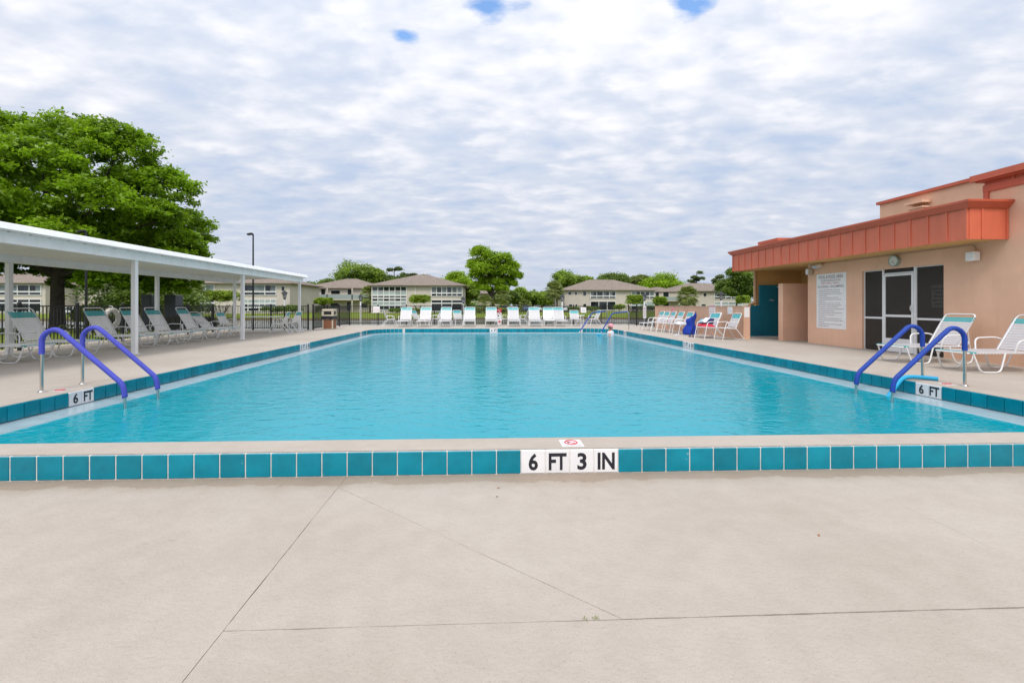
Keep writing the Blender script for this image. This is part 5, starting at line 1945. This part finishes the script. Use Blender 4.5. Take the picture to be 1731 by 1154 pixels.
TR = [  # label, x, y, width, z0, z1, lobes, leaf, leaf size, seed
    ('feathery green tree rising behind the gallery block roof', -35.5, 137, 15.0, 3, 13.6, 11, 'leaf_mid', .55, 31),
    ('dark green tree filling behind the roofs beside the feathery tree', -29.5, 141, 12, 2, 11.2, 8, 'leaf_dark', .55, 32),
    ('low olive tree showing over the canopy end, leftmost behind roofs', -55, 132, 11, 2, 9.4, 8, 'leaf_olive', .5, 33),
    ('low dark tree showing between canopy end and gallery block roof', -47.5, 140, 11, 2, 9.4, 8, 'leaf_dark', .5, 34),
    ('bushy olive tree behind the peak of the glazed block', -17.5, 138, 8, 2, 11.3, 7, 'leaf_olive', .5, 35),
    ('leafy light green tree at the right end of the glazed block', -6.2, 118, 10, 1.5, 9.6, 9, 'leaf_bright', .5, 36),
    ('dark green tree between the glazed block and the small block', -3.6, 108, 5.0, .6, 7.0, 7, 'leaf_mid', .45, 37),
    ('dark rounded tree below the right side of the lone tree', 6.0, 124, 7.5, .4, 7.2, 8, 'leaf_dark', .5, 38),
    ('green tree in the gap, first right of the lone tree', 10.6, 136, 8.5, .3, 6.6, 8, 'leaf_mid', .5, 39),
    ('dark green tree low in the middle of the gap', 14.6, 142, 8.5, .2, 6.0, 8, 'leaf_dark', .5, 40),
    ('light green tree low in the gap beside the tall palms', 18.6, 138, 8, .2, 6.2, 8, 'leaf_mid', .5, 41),
    ('big dark green tree behind the tall palms and long block', 27.5, 150, 14, 2, 13.0, 11, 'leaf_mid', .6, 42),
    ('rounded bright tree behind the left slope of long block roof', 34.5, 158, 13, 2, 11.6, 9, 'leaf_bright', .6, 43),
    ('dark domed tree standing behind the ridge of long block', 45, 156, 15, 2, 13.5, 11, 'leaf_dark', .6, 44),
    ('dark domed tree right of the long block ridge', 54.5, 160, 12, 2, 13.2, 9, 'leaf_olive', .6, 45),
    ('vivid green tree between the two right hand roofs', 60.5, 155, 16, 2, 12.4, 11, 'leaf_bright', .6, 46),
    ('smaller vivid green tree over the recessed link', 67.5, 160, 12, 2, 10.6, 8, 'leaf_bright', .6, 47),
    ('tall dark tree beside the red fascia of the pool house', 61.5, 108, 9, 1, 11.6, 10, 'leaf_dark', .5, 48),
    ('dark tree partly hidden by the pool house corner', 70.5, 112, 11, 1, 10.8, 9, 'leaf_dark', .5, 49),
    ('low dark tree under the canopy edge behind the cabinets', -27.5, 39, 8.5, .9, 5.0, 10, 'leaf_dark', .26, 50),
    ('young olive tree with slim trunk between cabinets and porch block', -38.5, 60, 4.5, 1.6, 5.4, 6, 'leaf_olive', .28, 51),
]
for (lb, x, y, w, z0, z1, n, leaf, ls, sd_) in TR:
    near = y < 70
    lob = auto_lobes(w * 1.12, z0, z1, n + 3, sd_)
    tree(lb, x, y, lob, leaf, ls, 30 if not near else 34, 70 if not near else 70, sd_, max(1.0, z0 + (z1 - z0) * .28), .22 if not near else .14, spread=.24, group='trees beyond the pond' if not near else None)


def pine(label, x, y, h, seed):
    g = random.Random(seed)
    z0 = float(ground_z(x, y))
    root = thing('pine_tree', (x, y, z0), label, 'tree')
    m_ = MB()
    m_.tube([(0, 0, 0), (.1, 0, h * .5), (0, 0, h)], [.24, .18, .08], 8)
    lob = []
    for i in range(15):
        a, q = g.uniform(0, 6.28), g.uniform(.5, 1)
        r = g.uniform(1.2, 2.9) * (1.25 - q * .55)
        p = (r * math.cos(a), r * .8 * math.sin(a), h * q)
        limb(m_, (0, 0, h * (q - .06)), p, .07, .03, seed + i)
        lob.append((*p, .95, .95, .5))
    m_.build('trunk', 'bark', root)
    link('crown', leaf_mesh('crown', crown_points(lob, 26, 30, seed, spread=.34), .45, 'leaf_pine', seed), root)


pine('slender pine with open crown beside the dark tree at right', 75.5, 158, 13.0, 61)
pine('thin open pine behind the glazed block ridge', -27, 140, 12.6, 62)
pine('spindly pine just right of the glazed block ridge pine', -24.0, 146, 11.6, 63)
pine('open crowned pine left of the pool house fascia', 79.5, 150, 12.2, 64)


def palm(label, x, y, h, r, seed, n=38, trunk=.17, two=None):
    g = random.Random(seed)
    z0 = float(ground_z(x, y))
    root = thing('fan_palm', (x, y, z0), label, 'palm')
    m_ = MB()
    m_.tube([(0, 0, -.1), (.08, 0, h * .4), (0, .05, h * .85), (0, 0, h)], [trunk * 1.15, trunk, trunk * 1.05, trunk * 1.25], 10)
    m_.build('trunk', 'bark_pale', root)
    b_ = MB()
    for i in range(n):
        a = i * 2.399 + g.uniform(-.2, .2)
        el = R(80) - R(135) * (i / n) + g.uniform(-.12, .12)
        d = Vector((math.cos(a) * math.cos(el), math.sin(a) * math.cos(el), math.sin(el)))
        s = Vector((-math.sin(a), math.cos(a), 0))
        u = d.cross(s)
        st_ = Vector((0, 0, h)) + d * r * .42
        b_.bar((0, 0, h), st_, .03, .02)
        k_ = 11
        for j in range(k_):
            q = (j / (k_ - 1) - .5) * 2
            dd = (d * math.cos(q * 1.35) + s * math.sin(q * 1.35)).normalized()
            w_ = s * math.cos(q * 1.35) * .055 - d * math.sin(q * 1.35) * .055
            tip = st_ + dd * r * .62 * (1 - .25 * abs(q)) + Vector((0, 0, -r * .10 * (1 + g.random())))
            mid = st_ + dd * r * .34
            b_.add([st_, mid + w_ * r * .9, tip, mid - w_ * r * .9], [(0, 1, 2, 3)])
    tag(b_.build('fronds', 'leaf_palm', root), kind='stuff')
    return root


palm('short fan palm standing in front of gallery block beside glazed bay', -23.6, 96, 3.7, 2.6, 71)
palm('tall slim fan palm at the left end of the long block', 17.6, 112, 5.4, 2.9, 72, trunk=.2)
palm('tall fan palm leaning close to its twin by the long block', 18.7, 114.5, 4.9, 2.6, 73, trunk=.2)
palm('slim fan palm in the middle gap right of the lone tree', 4.9, 112, 3.6, 2.4, 74)
palm('fan palm in front of the block behind the low wall', 52.6, 115, 3.9, 3.4, 75, 56, .34)
palm('low fan palm in the middle of the green gap', 11.0, 118, 1.2, 2.4, 76)
palm('small fan palm behind the fence by the dark cabinets', -43.2, 64, 2.2, 1.9, 77)
palm('dark fan palm clump below the lone tree', .4, 86, 1.6, 2.4, 79, 40)
palm('second fan palm under the right of the lone tree', 3.4, 86.5, 1.3, 2.2, 80, 36)
palm('spiky palm growing at the foot of the oak', -20.6, 24.6, .35, 1.35, 78, 22, .12)


def topiary(label, x, y, w, z0, z1, seed, stems=5):
    g = random.Random(seed)
    zb = float(ground_z(x, y))
    root = thing('clipped_shrub_tree', (x, y, zb), label, 'shrub', 'clipped shrub trees by the apartment blocks')
    m_ = MB()
    lob = []
    for i in range(9):
        a = i * 2.4
        q = math.sqrt(i / 9)
        lob.append((w * .36 * q * math.cos(a), w * .30 * q * math.sin(a), (z0 + z1) / 2 + g.uniform(-.08, .08), w * .20, w * .2, (z1 - z0) * .46))
    for i in range(stems):
        a = i * 6.28 / stems
        limb(m_, (.12 * math.cos(a), .12 * math.sin(a), -.1), (w * .26 * math.cos(a), w * .2 * math.sin(a), z0 + .3), .09, .05, seed + i)
    m_.build('trunk', 'bark_pale', root)
    link('crown', leaf_mesh('crown', crown_points(lob, 22, 60, seed, spread=.16, shell=.7), .20, 'leaf_topiary', seed), root)


topiary('flat topped yellow green shrub tree seen between the canopy posts', -35.2, 62.5, 5.0, 1.5, 3.7, 81)
topiary('round clipped shrub tree in front of the glazed block', -11.3, 81.5, 3.9, 1.2, 3.4, 82)
topiary('clipped shrub tree in front of the gallery block', -28.6, 82.5, 3.3, 1.2, 2.9, 83)
topiary('clipped shrub tree before the long block beside the fence corner', 32.6, 96.5, 4.4, .8, 3.9, 84)
topiary('clipped dark shrub tree next to the lantern by long block', 39.4, 100, 3.4, .8, 3.6, 85)
topiary('round clipped shrub tree beside the red fascia post', 52.5, 90, 3.2, 1.1, 3.5, 86)


def bush(label, x, y, w, h, seed, leaf='leaf_dark', size=.22, per=18, cl=40, group='low bushes around the pond'):
    zb = float(ground_z(x, y))
    root = thing('low_bush', (x, y, zb), label, 'bush', group)
    g = random.Random(seed)
    lob = [(g.uniform(-.32, .32) * w, g.uniform(-.25, .25) * w * .6, h * .45, w * .26, w * .2, h * .45) for _ in range(5)]
    m_ = MB()
    for i, lb_ in enumerate(lob):
        limb(m_, (0, 0, -.1), lb_[:3], .03, .012, seed + i)
    m_.build('stems', 'bark', root)
    P = crown_points(lob, per, cl, seed, spread=.25)
    P[:, 2] = np.abs(P[:, 2])
    link('foliage', leaf_mesh('foliage', P, size, leaf, seed + 1), root)


bush('dark low bush under the porch windows by the canopy post', -36.6, 82, 4.6, 1.4, 91)
bush('dark low bush at the right corner of the porch block', -33.6, 80.5, 4.4, 1.6, 92)
bush('dark low bush beside the gallery block steps', -36.3, 98, 4.5, 1.4, 93)
bush('small green bush below the left glazed bay', -17.0, 90.4, 2.6, 1.0, 94, 'leaf_mid')
bush('small yellowish bush below the middle of the glazed block', -13.5, 90.0, 2.4, .9, 95, 'leaf_topiary')
bush('brown leafed bush on the near bank behind the loungers', -18.6, 29.5, 3.4, .9, 96, 'mulch_leaf')
bush('brown leafed bush on the near bank below the dark cabinets', -24.5, 33.0, 4.4, 1.0, 97, 'mulch_leaf')
bush('dry brown bush on the near bank left of the lantern post', -29.5, 39.5, 4.6, 1.0, 98, 'mulch_leaf')
bush('trimmed dark hedge bush in front of the long block porch', 27.6, 114.5, 5.0, 1.3, 99)
bush('trimmed dark hedge bush at the left end of long block', 22.4, 114.8, 5.2, 1.3, 100)
bush('yellow green bush beside the long block porch', 33.4, 110, 3.2, 1.9, 101, 'leaf_topiary')
bush('dark hedge bush left of the parked cars', -.6, 100, 5.4, 1.5, 102)
bush('dark hedge bush below the right end of the long block', 41, 112, 6.0, 1.5, 103)

# far wood that closes the horizon: one uncountable mass
g = np.random.default_rng(5)
nW = 30000
xw = g.uniform(-330, 330, nW)
hgt = 5.5 + 2.2 * np.sin(xw * .09) + 1.6 * np.sin(xw * .23 + 1) + 1.0 * np.sin(xw * .61)
Pw = np.stack([xw, 215 + g.normal(size=nW) * 7 + .0009 * xw ** 2 * -1, g.uniform(0, 1, nW) ** .8 * hgt], -1)
tag(link('distant_wood', leaf_mesh('distant_wood', Pw, 1.5, 'leaf_dark', 6, aspect=.8)), 'distant dark green wood along the horizon', 'wood', kind='stuff')

# ================================================================== CARS, CABINETS
def car(label, x, y, deg, paint):
    root = thing('parked_car', (x, y, float(ground_z(x, y)) + .03), label, 'car', 'cars parked beyond the pond', R(deg))
    prof = [(-2.2, .35), (-2.22, .78), (-2.05, .92), (-1.25, .98), (1.2, .96), (2.1, .80), (2.22, .60), (2.2, .35)]
    m_ = MB()
    n = len(prof)
    for w_, s in ((.86, 1),):
        m_.add([(px_, -.86, pz) for px_, pz in prof] + [(px_, .86, pz) for px_, pz in prof], [tuple(range(n))[::-1], tuple(range(n, 2 * n))] + [(i, (i + 1) % n, (i + 1) % n + n, i + n) for i in range(n)])
    body_ = m_.build('body', paint, root)
    cab = [(-1.35, .97, .80), (-.85, 1.42, .66), (.45, 1.44, .66), (1.15, .96, .80)]
    m_ = MB()
    m_.add([(a, -w_, z) for a, z, w_ in cab] + [(a, w_, z) for a, z, w_ in cab], [(0, 1, 5, 4), (2, 3, 7, 6), (0, 3, 2, 1), (4, 5, 6, 7)])
    m_.build('windows', 'car_glass', root)
    m_ = MB()
    m_.box(-.88, .48, -.67, .67, 1.42, 1.47)
    for s in (-1, 1):
        for (a, z, w1, c, z2, w2) in ((-1.35, .97, .81, -.85, 1.43, .67), (1.15, .96, .81, .45, 1.43, .67), (-.15, .97, .81, -.15, 1.43, .67)):
            m_.bar((a, s * w1, z), (c, s * w2, z2), .07, .05)
    m_.build('roof', paint, root)
    for sx in (-1.35, 1.35):
        for s in (-1, 1):
            w_ = MB().lathe([(.0, -.1), (.20, -.1), (.33, -.09), (.34, 0), (.33, .09), (.20, .1), (0, .1)], n=14).build('wheel', 'rubber', root, (sx, s * .80, .34))
            w_.rotation_euler = (R(90), 0, 0)
            MB().lathe([(.0, -.115), (.19, -.108), (.19, .108), (0, .115)], n=12).build('hubcap', 'car_silver', w_)
    for s in (-1, 1):
        MB().box(2.15, 2.235, s * .62 - .16, s * .62 + .16, .60, .72).build('headlight', 'lantern_glass', root)


cars = [('white car parked left in the row beyond the pond', 5.1, 111, 92, 'car_white'), ('silver car beside the leftmost white parked car', 7.9, 111.3, 88, 'car_silver'), ('dark blue car in the middle of parked row', 10.6, 111, 91, 'car_blue'),
        ('white car right of the dark blue parked car', 13.3, 111.2, 89, 'car_white'), ('silver car next to the last parked white car', 16.0, 111, 92, 'car_silver'), ('white car at the palm end of the parked row', 19.4, 110.6, 90, 'car_white'),
        ('white car parked beyond the oak trunk', -57.0, 66.5, 5, 'car_white'), ('pale car parked behind the life ring', -49.5, 64.5, -4, 'car_silver')]
for c_ in cars:
    car(*c_)


def cabinet(label, x, y, h, w):
    z = float(ground_z(x, y))
    r_ = thing('utility_cabinet', (x, y, z), label, 'cabinet')
    link('housing', bevel_box_mesh('housing', w, .8, h, .04, 'cabinet_dark'), r_, (0, 0, h / 2))
    MB().box(-w / 2 - .06, -w / 2 + .004, -.30, .30, .3, h - .25).build('side_panel', 'yellow', r_)
    MB().box(-w / 2 + .08, w / 2 - .08, -.43, -.40, .12, h - .12).build('door', 'cabinet_dark', r_)
    MB().lathe([(.07, h), (.07, h + .12), (.10, h + .14), (0, h + .16)], n=10).build('vent', 'beige', r_)


cabinet('dark utility cabinet with yellow side, beside the canopy rear post', -21.9, 30.9, 2.30, .68)
cabinet('dark utility cabinet with yellow side, right of its twin', -20.4, 30.9, 2.34, .74)

# short blue float at the foot of the corner rail
nf_ = thing('pool_float', (5.75, 22.5, WATER), 'short blue foam float on the water at the corner rail foot', 'pool float')
MB().tube([(-.05, .05, .01), (.03, .0, .03), (.12, -.04, .02), (.18, -.06, .0)], .035, 8).build('foam_tube', 'noodle', nf_)

wd.scale = (.7, .7, .7)
dg_ = thing('floor_drain', (1.24, 13.8, floor_z(13.8) + .02), 'square drain grate on the pool floor', 'drain')
MB().box(-.42, .42, -.42, .42, 0, .02).build('frame', 'door_teal', dg_)
for k_ in range(9):
    MB().box(-.38, .38, -.36 + k_ * .085, -.33 + k_ * .085, .02, .03).build('grate_bar', 'ink_blue', dg_)
